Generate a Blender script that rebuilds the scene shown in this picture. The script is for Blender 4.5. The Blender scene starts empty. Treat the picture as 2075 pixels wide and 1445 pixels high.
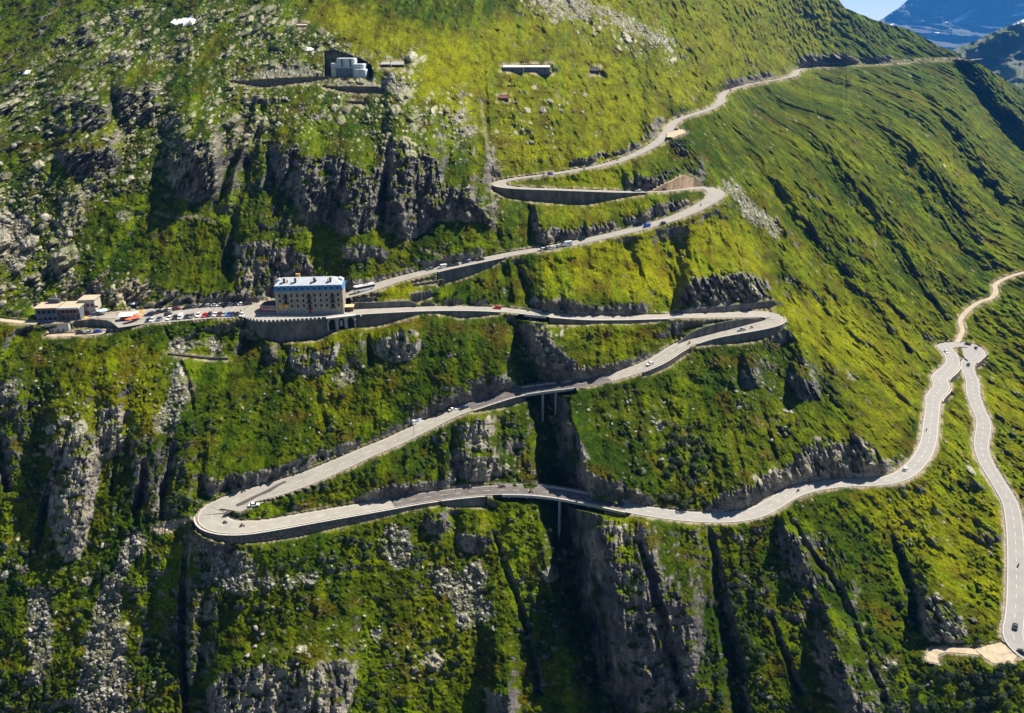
import bpy, bmesh, math, random
import numpy as np
from mathutils import Vector, Matrix

# ------------------------------------------------------------------ camera
ZC = 131.0                      # camera height above the hotel terrace (z = 0)
PITCH = math.atan(652.0 / 1628.0)
FPX = 1628.0                    # focal length in photograph pixels (2075 wide)
CU, CV = 1037.5, 722.5
scene = bpy.context.scene
cam_d = bpy.data.cameras.new("camera")
cam = bpy.data.objects.new("camera", cam_d)
scene.collection.objects.link(cam)
cam.location = (0, 0, ZC)
cam.rotation_euler = (math.radians(90) - PITCH, 0, 0)
cam_d.sensor_width = 36.0
cam_d.lens = 36.0 * FPX / 2075.0
cam_d.clip_start = 1.0
cam_d.clip_end = 30000.0
scene.camera = cam

# ------------------------------------------------------------------ sky, sun
SUN_DIR = Vector((0.68, 0.42, 1.0)).normalized()     # towards the sun
SUN_EL = math.asin(SUN_DIR.z)
SUN_AZ = math.atan2(SUN_DIR.x, SUN_DIR.y)
world = bpy.data.worlds.new("World")
scene.world = world
world.use_nodes = True
wn = world.node_tree
bg = wn.nodes["Background"]
sky = wn.nodes.new("ShaderNodeTexSky")
sky.sky_type = 'NISHITA'
sky.sun_disc = False
sky.sun_elevation = SUN_EL
sky.sun_rotation = SUN_AZ
sky.altitude = 2300
sky.air_density = 1.0
sky.dust_density = 0.2
sky.ozone_density = 1.5
wn.links.new(sky.outputs[0], bg.inputs[0])
bg.inputs[1].default_value = 0.062
sun_d = bpy.data.lights.new("sun", 'SUN')
sun_d.energy = 5.0
sun_d.angle = math.radians(0.5)
sun_d.color = (1.0, 0.93, 0.80)
sun = bpy.data.objects.new("sun", sun_d)
scene.collection.objects.link(sun)
sun.rotation_euler = (-SUN_DIR).to_track_quat('-Z', 'Y').to_euler()
vs = scene.view_settings
vs.view_transform = 'Standard'
vs.look = 'None'
vs.exposure = 0.98
vs.gamma = 1.0
scene.cycles.max_bounces = 4
scene.cycles.diffuse_bounces = 2
scene.cycles.volume_bounces = 0

# ------------------------------------------------------------------ geometry of a view ray
SP, CP = math.sin(PITCH), math.cos(PITCH)
def world_of(u, v, d):
    a = (u - CU) / FPX
    b = (v - CV) / FPX
    return a * d, d * (CP - b * SP), ZC - d * (SP + b * CP)
def depth_at_z(u, v, z):
    b = (v - CV) / FPX
    return (ZC - z) / (SP + b * CP)
def pix_of(x, y, z):
    d = y * CP - (z - ZC) * SP
    up = y * SP + (z - ZC) * CP
    return CU + FPX * x / d, CV - FPX * up / d, d

# ------------------------------------------------------------------ numpy noise
def _hash(ix, iy, seed):
    h = (ix.astype(np.uint32) * np.uint32(374761393)) ^ (iy.astype(np.uint32) * np.uint32(668265263)) ^ np.uint32((seed * 2246822519 + 12345) & 0xffffffff)
    h = (h ^ (h >> np.uint32(13))) * np.uint32(1274126177)
    h = h ^ (h >> np.uint32(16))
    return h
def _rnd(ix, iy, seed):
    return (_hash(ix, iy, seed) & np.uint32(0xffffff)).astype(np.float32) * np.float32(1.0 / 16777216.0)
def gnoise(x, y, seed=0):
    xf = np.floor(x); yf = np.floor(y)
    ix = xf.astype(np.int64); iy = yf.astype(np.int64)
    fx = (x - xf).astype(np.float32); fy = (y - yf).astype(np.float32)
    ux = fx * fx * fx * (fx * (fx * 6 - 15) + 10); uy = fy * fy * fy * (fy * (fy * 6 - 15) + 10)
    def g(dx, dy):
        a = _rnd(ix + dx, iy + dy, seed) * np.float32(6.2831853)
        return np.cos(a) * (fx - dx) + np.sin(a) * (fy - dy)
    n00 = g(0, 0); n10 = g(1, 0); n01 = g(0, 1); n11 = g(1, 1)
    a = n00 + ux * (n10 - n00); b = n01 + ux * (n11 - n01)
    return (a + uy * (b - a)) * 1.4
def fbm(x, y, octv, seed=0, gain=0.5, lac=2.03):
    s = 0; a = 1.0; t = 0
    for i in range(octv):
        s = s + a * gnoise(x, y, seed + i * 17); t += a
        x = x * lac + 13.7; y = y * lac - 7.1; a *= gain
    return s / t
def ridged(x, y, octv, seed=0, gain=0.5):
    s = 0; a = 1.0; t = 0
    for i in range(octv):
        s = s + a * (1 - np.abs(gnoise(x, y, seed + i * 17)) * 2); t += a
        x = x * 2.07 + 3.1; y = y * 2.07 - 9.2; a *= gain
    return s / t
def sstep(a, b, x):
    t = np.clip((x - a) / (b - a), 0, 1)
    return t * t * (3 - 2 * t)
def rocks(x, y, size, dens, seed):
    """blocky stones on a jittered grid: returns height 0..1 (times the stone's size) and a per-stone random"""
    gx = x / size; gy = y / size
    ix0 = np.floor(gx).astype(np.int64); iy0 = np.floor(gy).astype(np.int64)
    best = np.zeros(x.shape, np.float32); rid = np.zeros(x.shape, np.float32)
    for dx in (-1, 0, 1):
        for dy in (-1, 0, 1):
            ix = ix0 + dx; iy = iy0 + dy
            r1 = _rnd(ix, iy, seed); r2 = _rnd(ix, iy, seed + 1); r3 = _rnd(ix, iy, seed + 2); r4 = _rnd(ix, iy, seed + 3)
            px = (gx - ix - 0.5 - (r1 - 0.5) * 0.9).astype(np.float32); py = (gy - iy - 0.5 - (r2 - 0.5) * 0.9).astype(np.float32)
            ang = r3 * 3.14159
            ca = np.cos(ang); sa = np.sin(ang)
            qx = px * ca + py * sa; qy = -px * sa + py * ca
            rad = 0.18 + 0.42 * r4 * r4
            m = np.maximum(np.abs(qx) * (1.0 + r1), np.abs(qy) * (1.5 - 0.5 * r2)) + 0.25 * (np.abs(qx) + np.abs(qy))
            h = np.clip((rad - m) / rad * 2.2, 0, 1) * rad * (1 + 0.6 * qx / rad * (r2 - 0.5))
            h = np.where(_rnd(ix, iy, seed + 4) < dens, h, 0).astype(np.float32)
            w = h > best
            best = np.where(w, h, best); rid = np.where(w, r2, rid)
    return best, rid
# ------------------------------------------------------------------ roads: traced centre lines (u, v, z or None, width)
ROAD_UPPER = [(1990,119,90,7),(1965,121,None,7),(1930,121,88,7),(1880,122,None,7),(1820,127,None,7),(1760,130,None,7),(1700,132,None,7),(1645,136,76,8),(1618,142,None,11),
 (1606,154,None,10),(1570,162,None,8),(1530,169,None,8),(1500,176,None,8),(1475,184,None,8),(1462,195,None,9),(1460,208,63,8),(1440,220,None,8),(1410,230,None,8),(1380,240,None,8),
 (1362,252,None,9),(1352,268,53,9),(1336,286,None,9),(1308,303,None,8),(1270,320,None,8),(1220,335,None,8),(1160,346,None,8),(1100,355,None,8),(1050,361,None,8),(1022,366,37,9),
 (1010,372,36.5,10),(1022,378,36,9),(1060,381.5,None,8),(1120,383.5,None,8),(1200,386.5,None,8),(1270,388.5,None,8),(1340,387,None,8),(1390,382,None,9),(1425,380.5,28.5,11),(1447,386,28,13),
 (1448,399,27,12),(1425,415,None,11),(1390,432,None,10),(1340,450,None,10),(1260,471,None,10),(1180,489,None,10),(1120,501,None,10),(1040,514,None,9),(960,530,None,9),
 (880,547.5,None,9),(800,568,None,10),(740,588,5,11),(700,598,4,11),(660,606,3.0,10),(600,611,2,10),(550,614,1,12),(524,622,0.4,13),(520,633,0,13),(540,641,0,10),(600,640,-0.4,8),(660,636.5,-0.8,8),(720,632,-1.5,9),(800,628,None,8),
 (880,625,None,8),(960,625,None,8),(1020,628,-6,8),(1100,636.5,None,8),(1180,643,None,8),(1260,643.5,None,8),(1340,641.5,None,8),(1420,639.5,None,9),(1500,638,None,11),
 (1545,637,-20,13),(1567,642,-20.6,13),(1566,651,-21.3,12),(1540,660,-22,11),(1500,668,None,10),(1440,680,None,9),(1400,692,None,9),(1370,706,None,9),(1330,731,None,9),(1280,752,None,9),
 (1220,769,None,9),(1160,780,-34,9),(1100,787,None,9),(1040,797,None,9),(980,815,None,9),(920,836,None,9.5),(860,864,None,10),(800,893,None,10.5),(740,918,None,11),(680,945,None,12),
 (620,970,None,13),(560,990,None,14),(500,1006,-51.5,13),(455,1021,-52,11.5),(429,1036,-52.6,12.5),(430,1054,-53.3,12.5),(455,1066,-54,11),(490,1069,-54.6,10),(540,1064,None,9),(620,1050,None,9),(700,1036,None,9),
 (780,1022,None,9),(860,1008,None,9),(940,998,None,9),(1000,993.5,-62,9),(1060,993.5,None,9),(1120,998.5,None,9),(1180,1009,None,9),(1240,1022,None,9),(1300,1034,None,9),
 (1360,1043,None,9),(1420,1048,None,9),(1480,1048,-69,9),(1530,1039,None,9),(1565,1022,None,9),(1600,1001,None,9),(1640,988,None,8.5),(1700,979,None,8),(1760,977,-74,8),(1800,973,None,8),
 (1832,961,None,8.5),(1862,934,None,9),(1880,900,None,9),(1886,860,None,9),(1890,826,-78,9),(1892,805,None,10),(1908,784,None,11),(1904,766,None,11),(1921,750,None,11),(1931,735,None,10),
 (1925,716,-81,10),(1914,702,-81.5,11),(1935,698,-82,10),(1965,700,-82.5,11),(1981,712,-83,11),(1972,725,-83.3,10),(1961,737,None,9.5),(1962,753,None,9),(1970,771,None,9),(1972,798,None,9),
 (1981,826,None,8.5),(1993,854,-87,9),(1991,881,None,9),(1988,904,None,8.5),(1998,937,None,8.5),(2018,970,None,8.5),(2036,1000,None,8.5),(2047,1020,-92,8.5),(2055,1062,None,8.5),(2059,1123,None,8.5),
 (2059,1216,None,8.5),(2055,1262,-99,8.5),(2052,1285,None,9),(2060,1308,-100.5,9),(2080,1326,-101,9),(2115,1342,-101.5,9),(2160,1352,-102,9),(2240,1366,-103,9)]
ROAD_TRACK = [(1939,694,-82,3.5),(1950,670,None,3.5),(1946,650,None,3.5),(1960,630,None,4),(1985,612,None,4),(2010,603,None,4),(2018,590,None,4),(2016,578,None,4),(2040,563,None,4),(2075,552,-62,4.5),(2140,538,-58,4.5),(2220,528,-55,4.5)]
ROAD_WEST = [(300,641,0.1,9),(262,641,0,8),(225,641,-0.2,7),(190,640,-0.4,9)]
ROAD_WEST2 = [(300,652,0,6),(262,661,-1.4,6),(230,670,-3.0,5),(190,676,-4.2,4.5),(140,678,-4.9,4.5),(95,679,-5.3,4)]
ROAD_PATH = [(75,655,-0.2,4),(50,653,0,4),(0,648,1,4),(-60,640,2,4),(-200,620,3,4)]
ROAD_GRAVEL = [(2050,1312,-101,5),(2010,1320,-101.1,5),(1980,1321,-101.4,4),(1945,1318,-101.8,3.2),(1905,1317,-102.3,3.2),(1886,1326,-102.7,4),(1890,1342,-103,5)]

def solve_road(pts):
    n = len(pts)
    U = np.array([p[0] for p in pts], float); V = np.array([p[1] for p in pts], float)
    W = np.array([p[3] for p in pts], float); W = W * 0.90
    keys = [i for i, p in enumerate(pts) if p[2] is not None]
    zk = [pts[i][2] for i in keys]
    s = np.concatenate([[0], np.cumsum(np.hypot(np.diff(U), np.diff(V)))])
    for it in range(6):
        Z = np.interp(s, s[keys], zk)
        D = depth_at_z(U, V, Z)
        X, Y, _ = world_of(U, V, D)
        s = np.concatenate([[0], np.cumsum(np.hypot(np.diff(X), np.diff(Y)))])
    P = np.stack([X, Y, Z, W], 1)
    out = []
    for i in range(n - 1):                       # centripetal-ish Catmull-Rom, about 2 m apart
        p0 = P[max(i - 1, 0)]; p1 = P[i]; p2 = P[i + 1]; p3 = P[min(i + 2, n - 1)]
        L = math.hypot(*(p2 - p1)[:2])
        d1 = math.hypot(*(p1 - p0)[:2]) or L; d2 = math.hypot(*(p3 - p2)[:2]) or L
        m1 = (p2 - p0) / (L + d1) * L; m2 = (p3 - p1) / (L + d2) * L
        k = max(2, int(L / 1.6))
        for j in range(k):
            t = j / k
            h00 = 2*t**3 - 3*t**2 + 1; h10 = t**3 - 2*t**2 + t; h01 = -2*t**3 + 3*t**2; h11 = t**3 - t**2
            out.append(h00*p1 + h10*m1 + h01*p2 + h11*m2)
    out.append(P[-1])
    out = np.array(out)
    for it in range(3):                          # light smoothing
        q = out.copy(); q[1:-1] = 0.25*out[:-2] + 0.5*out[1:-1] + 0.25*out[2:]
        out = q
    return out
def road_sides(R):
    T = np.gradient(R[:, :2], axis=0)
    T /= np.maximum(np.linalg.norm(T, axis=1, keepdims=True), 1e-6)
    N = np.stack([-T[:, 1], T[:, 0]], 1)         # left of travel
    return T, N
def offset_line(R, off):
    """off: scalar or per-point lateral offset (left positive)"""
    T, N = road_sides(R)
    o = np.asarray(off).reshape(-1, 1) if np.ndim(off) else off
    q = R[:, :2] + N * o
    return np.concatenate([q, R[:, 2:3]], 1)
MAIN = solve_road(ROAD_UPPER)
TRACK = solve_road(ROAD_TRACK)
WEST = solve_road(ROAD_WEST)
WEST2 = solve_road(ROAD_WEST2)
PATHW = solve_road(ROAD_PATH)
GRAVEL = solve_road(ROAD_GRAVEL)
MU, MV, MD = pix_of(MAIN[:, 0], MAIN[:, 1], MAIN[:, 2])
def main_idx(u, v):
    return int(np.argmin((MU - u)**2 + (MV - v)**2))
# stretches on a viaduct: the ground is not raised to the road there
BRIDGES = [((1062,632),(1108,637)), ((1058,793),(1150,782)), ((1022,993),(1255,1025))]
bridge = np.zeros(len(MAIN), bool)
for a, b in BRIDGES:
    i, j = sorted((main_idx(*a), main_idx(*b)))
    bridge[i:j+1] = True
# flat areas (polygon of pixels, z)
LOT = [(186,634),(243,628),(300,625),(359,622),(430,615),(526,612),(545,612),(530,640),(494,643),(432,645),(351,652),(300,655),(270,657),(243,656),(218,650),(188,648)]
PADS = [(LOT, lambda u, v: 0*u, 'lot'),
        ([(545,600),(700,590),(705,634),(560,640)], lambda u, v: 0*u, 'hotel'),
        ([(72,622),(190,610),(192,648),(150,651),(85,654)], lambda u, v: 0*u - 0.6, 'rest'),
        ([(1358,262),(1382,262),(1392,268),(1365,278),(1352,275)], lambda u, v: 0*u + 53, 'pull'),
        ([(445,1030),(470,1020),(520,1006),(580,988),(640,972),(560,1008),(510,1027),(488,1037)], lambda u, v: 0*u - 51.7, 'pull2'),
        ([(1948,703),(1975,706),(1962,730),(1955,726)], lambda u, v: 0*u - 82.8, 'pull3'),
        ([(1975,1316),(2000,1306),(2045,1296),(2080,1330),(2012,1346),(1990,1332)], lambda u, v: 0*u - 101.2, 'pull4'),
        ([(790,150),(855,150)], None, None)]
PADS = [p for p in PADS if p[1] is not None]

# ------------------------------------------------------------------ ground: base surface through roads and control points
CTRL_Z = [ # u, v, z
 (0,655,0),(-300,640,5),(-300,900,-35),(-300,1445,-106),(0,900,-37),(0,1150,-72),(0,1445,-108),(-300,1750,-150),(300,1750,-150),(900,1750,-158),(1500,1750,-160),(2100,1750,-150),(2400,1700,-145),
 (200,760,-14),(200,900,-37),(200,1100,-66),(200,1300,-92),(400,1300,-93),(400,1445,-109),(700,1200,-81),(700,1445,-111),(1000,1200,-90),(1040,1445,-122),(1400,1300,-104),(1400,1445,-120),
 (1700,1200,-98),(1700,1445,-118),(1900,1200,-97),(1950,1050,-92),(2075,1445,-112),(2400,1400,-108),(2200,1100,-98),(2200,900,-92),(2200,750,-88),(2150,650,-80),(2400,900,-95),(2400,700,-84),
 (560,760,-22),(700,800,-30),(800,760,-22),(900,720,-16),(1200,900,-52),(1400,820,-45),(1600,850,-55),(1750,880,-62),(1500,900,-58),(1250,700,-24),(1700,750,-56),(1820,720,-66),
 (300,960,-45),(250,1050,-59)]
CTRL_D = [ # u, v, forward distance
 (-300,300,520),(-300,0,720),(-300,-220,850),(0,500,445),(0,300,505),(0,150,600),(0,0,700),(0,-220,840),(200,500,440),(200,300,508),(200,150,590),(200,0,690),
 (450,560,434),(300,560,434),(350,585,429),(450,450,452),(450,300,505),(450,160,572),(450,0,690),(620,560,436),(550,560,436),(150,560,434),(620,480,440),(620,300,505),(700,400,470),(700,300,508),(700,150,582),(700,0,720),(700,-220,900),
 (850,480,455),(850,300,520),(860,190,570),(850,60,690),(980,250,590),(950,420,480),(1060,140,680),(1037,0,840),(1037,-220,1000),(1200,200,740),(1200,100,840),(1300,0,1060),(1300,-200,1250),
 (1450,100,1050),(1550,50,1330),(1690,5,1620),(1600,-120,1700),(1750,80,1520),(1850,62,1700),(1850,100,1560),(1940,117,1620),
 (1640,250,860),(1700,200,1000),(1700,350,750),(1600,400,640),(1700,500,620),(1850,300,880),(1900,200,1180),(1850,450,740),(1850,600,620),(1950,450,800),(2000,300,1080),(2075,300,1180),(2075,420,900),(2020,170,1500),(2075,200,1500),
 (2250,300,1350),(2250,420,1000),(2400,400,1250),(2400,520,850),(1650,620,545),(1550,500,570),(1450,300,700),(1300,560,480),(1200,560,465),(1400,500,530)]
def tps_fit(cu, cv, val, lam=0.02):
    n = len(cu)
    x = np.stack([cu, cv], 1) / 400.0
    r2 = ((x[:, None] - x[None])**2).sum(-1)
    K = np.where(r2 > 0, 0.5 * r2 * np.log(np.maximum(r2, 1e-12)), 0) + lam * np.eye(n)
    Q = np.concatenate([np.ones((n, 1)), x], 1)
    A = np.zeros((n + 3, n + 3)); A[:n, :n] = K; A[:n, n:] = Q; A[n:, :n] = Q.T
    sol = np.linalg.solve(A, np.concatenate([val, [0, 0, 0]]))
    return x, sol
def tps_eval(fit, u, v):
    x, sol = fit
    pu = u / 400.0; pv = v / 400.0
    out = sol[-3] + sol[-2] * pu + sol[-1] * pv
    for i in range(len(x)):
        r2 = (pu - x[i, 0])**2 + (pv - x[i, 1])**2
        out = out + sol[i] * 0.5 * r2 * np.log(np.maximum(r2, 1e-12))
    return out
cu = []; cv = []; cd = []
for u, v, z in CTRL_Z:
    cu.append(u); cv.append(v); cd.append(depth_at_z(u, v, z))
for u, v, d in CTRL_D:
    cu.append(u); cv.append(v); cd.append(d)
last = None
for R in (MAIN, TRACK, WEST2, PATHW, GRAVEL):
    ru, rv, rd = pix_of(R[:, 0], R[:, 1], R[:, 2])
    last = (-1e9, 0)
    for a, b, c in zip(ru, rv, rd):
        if math.hypot(a - last[0], b - last[1]) > 60:
            cu.append(a); cv.append(b); cd.append(c); last = (a, b)
FIT = tps_fit(np.array(cu), np.array(cv), np.log(np.array(cd)))

# grid over the hillside; each column runs from the skyline down past the frame
STEP = 2.0
SIL_U = [-320,1500,1640,1690,1700,1713,1745,1780,1850,1901,1937,1946,1978,2017,2075,2420]
SIL_V = [-200,-200,-80,-15,0,17,30,43,62,93,107,118,124,150,186,330]
gu = np.arange(-300, 2380, STEP)
nv = int(1860 / STEP)
tt = np.linspace(0, 1, nv)
sil = np.interp(gu, SIL_U, SIL_V) + 2.0 * gnoise(gu / 23.0, gu * 0 + 5.3, 3) * (gu > 1650)
U = np.repeat(gu[None, :], nv, 0)
# row spacing is uniform; short columns simply have finer rows
V = sil[None, :] + tt[:, None] * (1660.0 - sil[None, :])
co = 4
uu = U[::co, ::co]; vv = V[::co, ::co]
Lc = tps_eval(FIT, uu, vv)
def upsample(C, shape):
    yi = np.linspace(0, (shape[0] - 1) / co, shape[0]); xi = np.linspace(0, (shape[1] - 1) / co, shape[1])
    yi = np.minimum(yi, C.shape[0] - 1.0001); xi = np.minimum(xi, C.shape[1] - 1.0001)
    y0 = yi.astype(int); x0 = xi.astype(int); fy = (yi - y0)[:, None]; fx = (xi - x0)[None]
    return (C[y0][:, x0] * (1-fy) * (1-fx) + C[y0+1][:, x0] * fy * (1-fx) + C[y0][:, x0+1] * (1-fy) * fx + C[y0+1][:, x0+1] * fy * fx)
L = upsample(Lc, U.shape)
D0 = np.exp(L)
X0, Y0, Z0 = world_of(U, V, D0)
print("base z range", Z0.min(), Z0.max(), "D", D0.min(), D0.max())

dV = (1660.0 - sil) / (nv - 1)                       # row step per column
def colrange(u0, u1):
    return max(0, int((u0 - gu[0]) / STEP)), min(len(gu), int((u1 - gu[0]) / STEP) + 2)
def win(u0, u1, v0, v1):
    i0, i1 = colrange(u0, u1)
    if i1 <= i0: return None
    s0 = sil[i0:i1]; d = dV[i0:i1]
    j0 = int(max(0, np.floor(((v0 - s0) / d).min()))); j1 = int(min(nv, np.ceil(((v1 - s0) / d).max()) + 1))
    if j1 <= j0: return None
    return slice(j0, j1), slice(i0, i1)
def in_poly(pu, pv, poly):
    c = np.zeros(pu.shape, bool)
    n = len(poly)
    for i in range(n):
        x1, y1 = poly[i]; x2, y2 = poly[(i + 1) % n]
        if y1 == y2: continue
        m = ((y1 > pv) != (y2 > pv)) & (pu < (x2 - x1) * (pv - y1) / (y2 - y1) + x1)
        c ^= m
    return c
def paint(mask, poly, val=1.0, warp=None):
    us = [p[0] for p in poly]; vsx = [p[1] for p in poly]
    w = win(min(us) - 12, max(us) + 12, min(vsx) - 12, max(vsx) + 12)
    if w is None: return
    pu = U[w]; pv = V[w]
    if warp is not None:
        pu = pu + warp[0][w]; pv = pv + warp[1][w]
    m = in_poly(pu, pv, poly)
    mask[w] = np.where(m, np.maximum(mask[w], val) if val > 0 else 0, mask[w])
def blur(A, r):
    """separable box blur, twice"""
    for _ in range(2):
        for ax in (0, 1):
            c = np.cumsum(np.concatenate([np.repeat(np.take(A, [0], ax), r + 1, ax), A, np.repeat(np.take(A, [-1], ax), r, ax)], ax), axis=ax, dtype=np.float64)
            n = A.shape[ax]
            hi = np.take(c, range(2*r + 1, 2*r + 1 + n), ax); lo = np.take(c, range(0, n), ax)
            A = ((hi - lo) / (2*r + 1)).astype(np.float32)
    return A
# ------------------------------------------------------------------ painted regions of the hillside (rock, stones, scree, colour)
CLIFFS = [
 [(545,300),(562,295),(600,300),(640,320),(700,315),(740,345),(770,330),(790,275),(830,285),(860,300),(905,340),(900,370),(950,380),(1000,400),(998,450),(930,440),(880,450),(850,475),(820,490),(800,470),(770,450),(740,475),(700,475),(660,455),(610,440),(600,400),(580,395),(555,350)],
 [(340,330),(380,290),(420,280),(445,320),(440,380),(400,405),(370,400),(350,370)],
 [(110,305),(150,300),(230,300),(245,350),(190,365),(130,350)],
 [(160,215),(180,200),(215,215),(225,240),(200,260),(150,262)],[(230,170),(310,170),(325,225),(300,245),(240,240),(225,200)],
 [(480,500),(520,485),(580,500),(620,520),(640,545),(600,565),(560,582),(480,585),(475,540)],
 [(690,500),(740,497),(785,510),(780,525),(740,530),(700,520)],
 [(200,585),(260,570),(320,590),(450,592),(540,588),(565,600),(545,612),(450,609),(330,620),(240,622),(200,612)],
 [(700,560),(740,572),(800,556),(830,540),(850,545),(800,566),(740,582),(705,592)],
 [(100,900),(150,880),(240,870),(250,900),(200,940),(190,1040),(160,1130),(130,1130),(100,1060),(95,1010),(110,940)],
 [(408,968),(480,960),(560,948),(640,922),(690,902),(740,885),(700,915),(640,942),(560,975),(490,992),(420,1005)],
 [(840,850),(880,828),(950,793),(1000,773),(1022,758),(1032,775),(990,797),(940,820),(870,848),(850,860)],
 [(740,1000),(780,985),(850,978),(905,978),(910,992),(850,1002),(780,1012),(735,1018)],
 [(590,700),(640,670),(680,690),(690,710),(660,745),(620,765),(600,755),(590,730)],
 [(762,690),(800,660),(845,672),(852,700),(830,730),(790,735),(765,715)],
 [(535,700),(555,688),(562,735),(545,742)],
 [(1060,660),(1110,650),(1125,700),(1180,745),(1240,738),(1320,715),(1320,735),(1290,748),(1220,765),(1150,778),(1090,770),(1072,720)],
 [(1150,850),(1180,900),(1210,955),(1270,980),(1315,1005),(1340,1030),(1300,1030),(1200,1003),(1150,985),(1135,920)],
 [(1150,1030),(1240,1050),(1300,1060),(1340,1150),(1400,1220),(1425,1300),(1400,1400),(1300,1440),(1230,1400),(1190,1280),(1160,1150)],
 [(950,900),(965,880),(1000,910),(1010,960),(975,975),(925,960),(930,930)],[(935,845),(985,835),(1000,870),(975,895),(940,880)],
 [(1088,462),(1180,457),(1280,440),(1360,402),(1400,405),(1390,423),(1300,450),(1200,475),(1100,490),(1085,480)],
 [(1050,608),(1130,603),(1220,622),(1310,620),(1312,637),(1180,637),(1100,628)],
 [(1400,560),(1470,545),(1550,562),(1566,602),(1500,620),(1400,625),(1370,615)],
 [(1308,240),(1340,235),(1352,260),(1325,288),(1270,315),(1200,330),(1150,338),(1135,328),(1200,312),(1260,298),(1300,278)],
 [(1360,275),(1400,280),(1425,320),(1432,360),(1410,370),(1390,330),(1360,300)],[(1258,372),(1330,350),(1380,333),(1400,345),(1360,365),(1320,387),(1270,382)],
 [(1618,112),(1680,106),(1720,110),(1752,124),(1745,133),(1640,136),(1620,132)],[(1752,118),(1800,112),(1822,121),(1800,129),(1755,131)],[(1468,168),(1540,150),(1604,136),(1612,146),(1540,164),(1480,176)],
 [(1900,108),(1935,106),(1945,118),(1900,120)],
 [(1590,940),(1640,900),(1700,888),(1740,878),(1790,928),(1832,938),(1825,962),(1740,974),(1660,974),(1580,1000),(1500,1038),(1420,1044),(1455,1000),(1530,980)],
 [(440,1370),(480,1350),(560,1340),(640,1350),(700,1335),(722,1380),(700,1445),(640,1600),(440,1600),(420,1400)],
 [(1870,1215),(1900,1205),(1950,1250),(1962,1290),(1900,1302),(1860,1292)],
 [(1330,1200),(1360,1190),(1380,1250),(1360,1280),(1335,1240)],[(1655,1290),(1700,1310),(1740,1380),(1800,1500),(1720,1500),(1680,1380)],
 [(1500,750),(1530,742),(1542,782),(1510,790)],[(1600,755),(1650,765),(1662,805),(1620,810)],[(1580,1060),(1610,1080),(1660,1180),(1640,1190),(1590,1110)],
 [(925,1080),(990,1085),(1000,1110),(960,1125),(930,1110)],[(865,1040),(905,1040),(900,1085),(870,1080)],
 [(200,830),(245,820),(250,870),(205,875)],
 [(995,1400),(1040,1395),(1050,1600),(990,1600)],[(1180,1180),(1195,1180),(1240,1390),(1220,1390)],
 [(985,300),(1002,300),(1006,460),(990,460)],[(1078,395),(1092,395),(1098,490),(1080,492)],
]
CLIFF_SOFT = [ [(0,20),(160,-10),(190,0),(120,90),(40,170),(0,200),(-120,210),(-120,20)], [(0,770),(30,790),(50,840),(60,900),(40,960),(-60,1000),(-60,770)],[(392,1120),(405,1110),(418,1200),(425,1300),(410,1360),(396,1300)], # half strength: broken, grassy crags
 [(340,280),(520,250),(560,300),(600,400),(660,450),(620,480),(520,470),(430,430),(360,420),(330,370)],
 [(600,240),(760,240),(960,250),(1000,300),(980,440),(900,340),(780,260)],
 [(260,880),(380,900),(400,1000),(330,1060),(270,1040)],
 [(820,840),(1040,820),(1090,960),(900,980),(880,900)],[(1560,1060),(1700,1100),(1800,1300),(1850,1445),(1700,1445),(1600,1250)],
 [(380,1080),(460,1100),(440,1350),(380,1400)],[(540,660),(740,660),(740,760),(560,760)],
 [(1480,720),(1700,740),(1720,820),(1560,800)],[(1240,350),(1420,310),(1440,370),(1300,385)],[(180,560),(330,560),(330,620),(200,620)],
 [(1160,1060),(1420,1060),(1440,1445),(1240,1445)],
]
BOULDERS = [
 ([(0,190),(120,60),(300,0),(560,0),(700,60),(850,110),(950,200),(970,290),(800,300),(600,290),(440,310),(250,430),(180,560),(120,620),(0,640),(-300,640),(-300,100)],0.68),
 ([(0,380),(90,400),(140,520),(120,620),(0,645),(-300,650),(-300,350)],0.9),
 ([(620,40),(900,110),(880,150),(740,140),(650,100)],0.5),
 ([(500,190),(900,200),(960,290),(900,320),(540,290)],0.7),
 ([(150,140),(330,160),(340,300),(150,330)],0.75),
 ([(1000,150),(1200,180),(1190,280),(1020,330),(980,260)],0.44),
 ([(1040,-100),(1160,-40),(1250,40),(1420,90),(1400,140),(1250,110),(1130,60),(1040,40)],0.6),
 ([(260,640),(340,680),(420,830),(330,900),(60,900),(40,700),(120,690)],0.28),
 ([(40,1000),(380,1080),(380,1600),(-300,1600),(-300,1000)],0.30),
 ([(380,1080),(1100,1040),(1200,1400),(400,1400)],0.22),
 ([(560,740),(1000,700),(900,800),(600,880),(420,900)],0.12),
 ([(1100,820),(1400,800),(1420,900),(1180,900)],0.2),
 ([(1500,700),(1700,700),(1700,1000),(1450,980)],0.2),
 ([(820,840),(1080,820),(1100,960),(900,980)],0.35),
 ([(1390,550),(1560,550),(1566,620),(1390,626)],0.8),
 ([(330,670),(450,672),(470,725),(350,722)],0.55),
 ([(200,560),(330,560),(420,590),(330,622),(190,615)],0.75),
]
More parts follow.
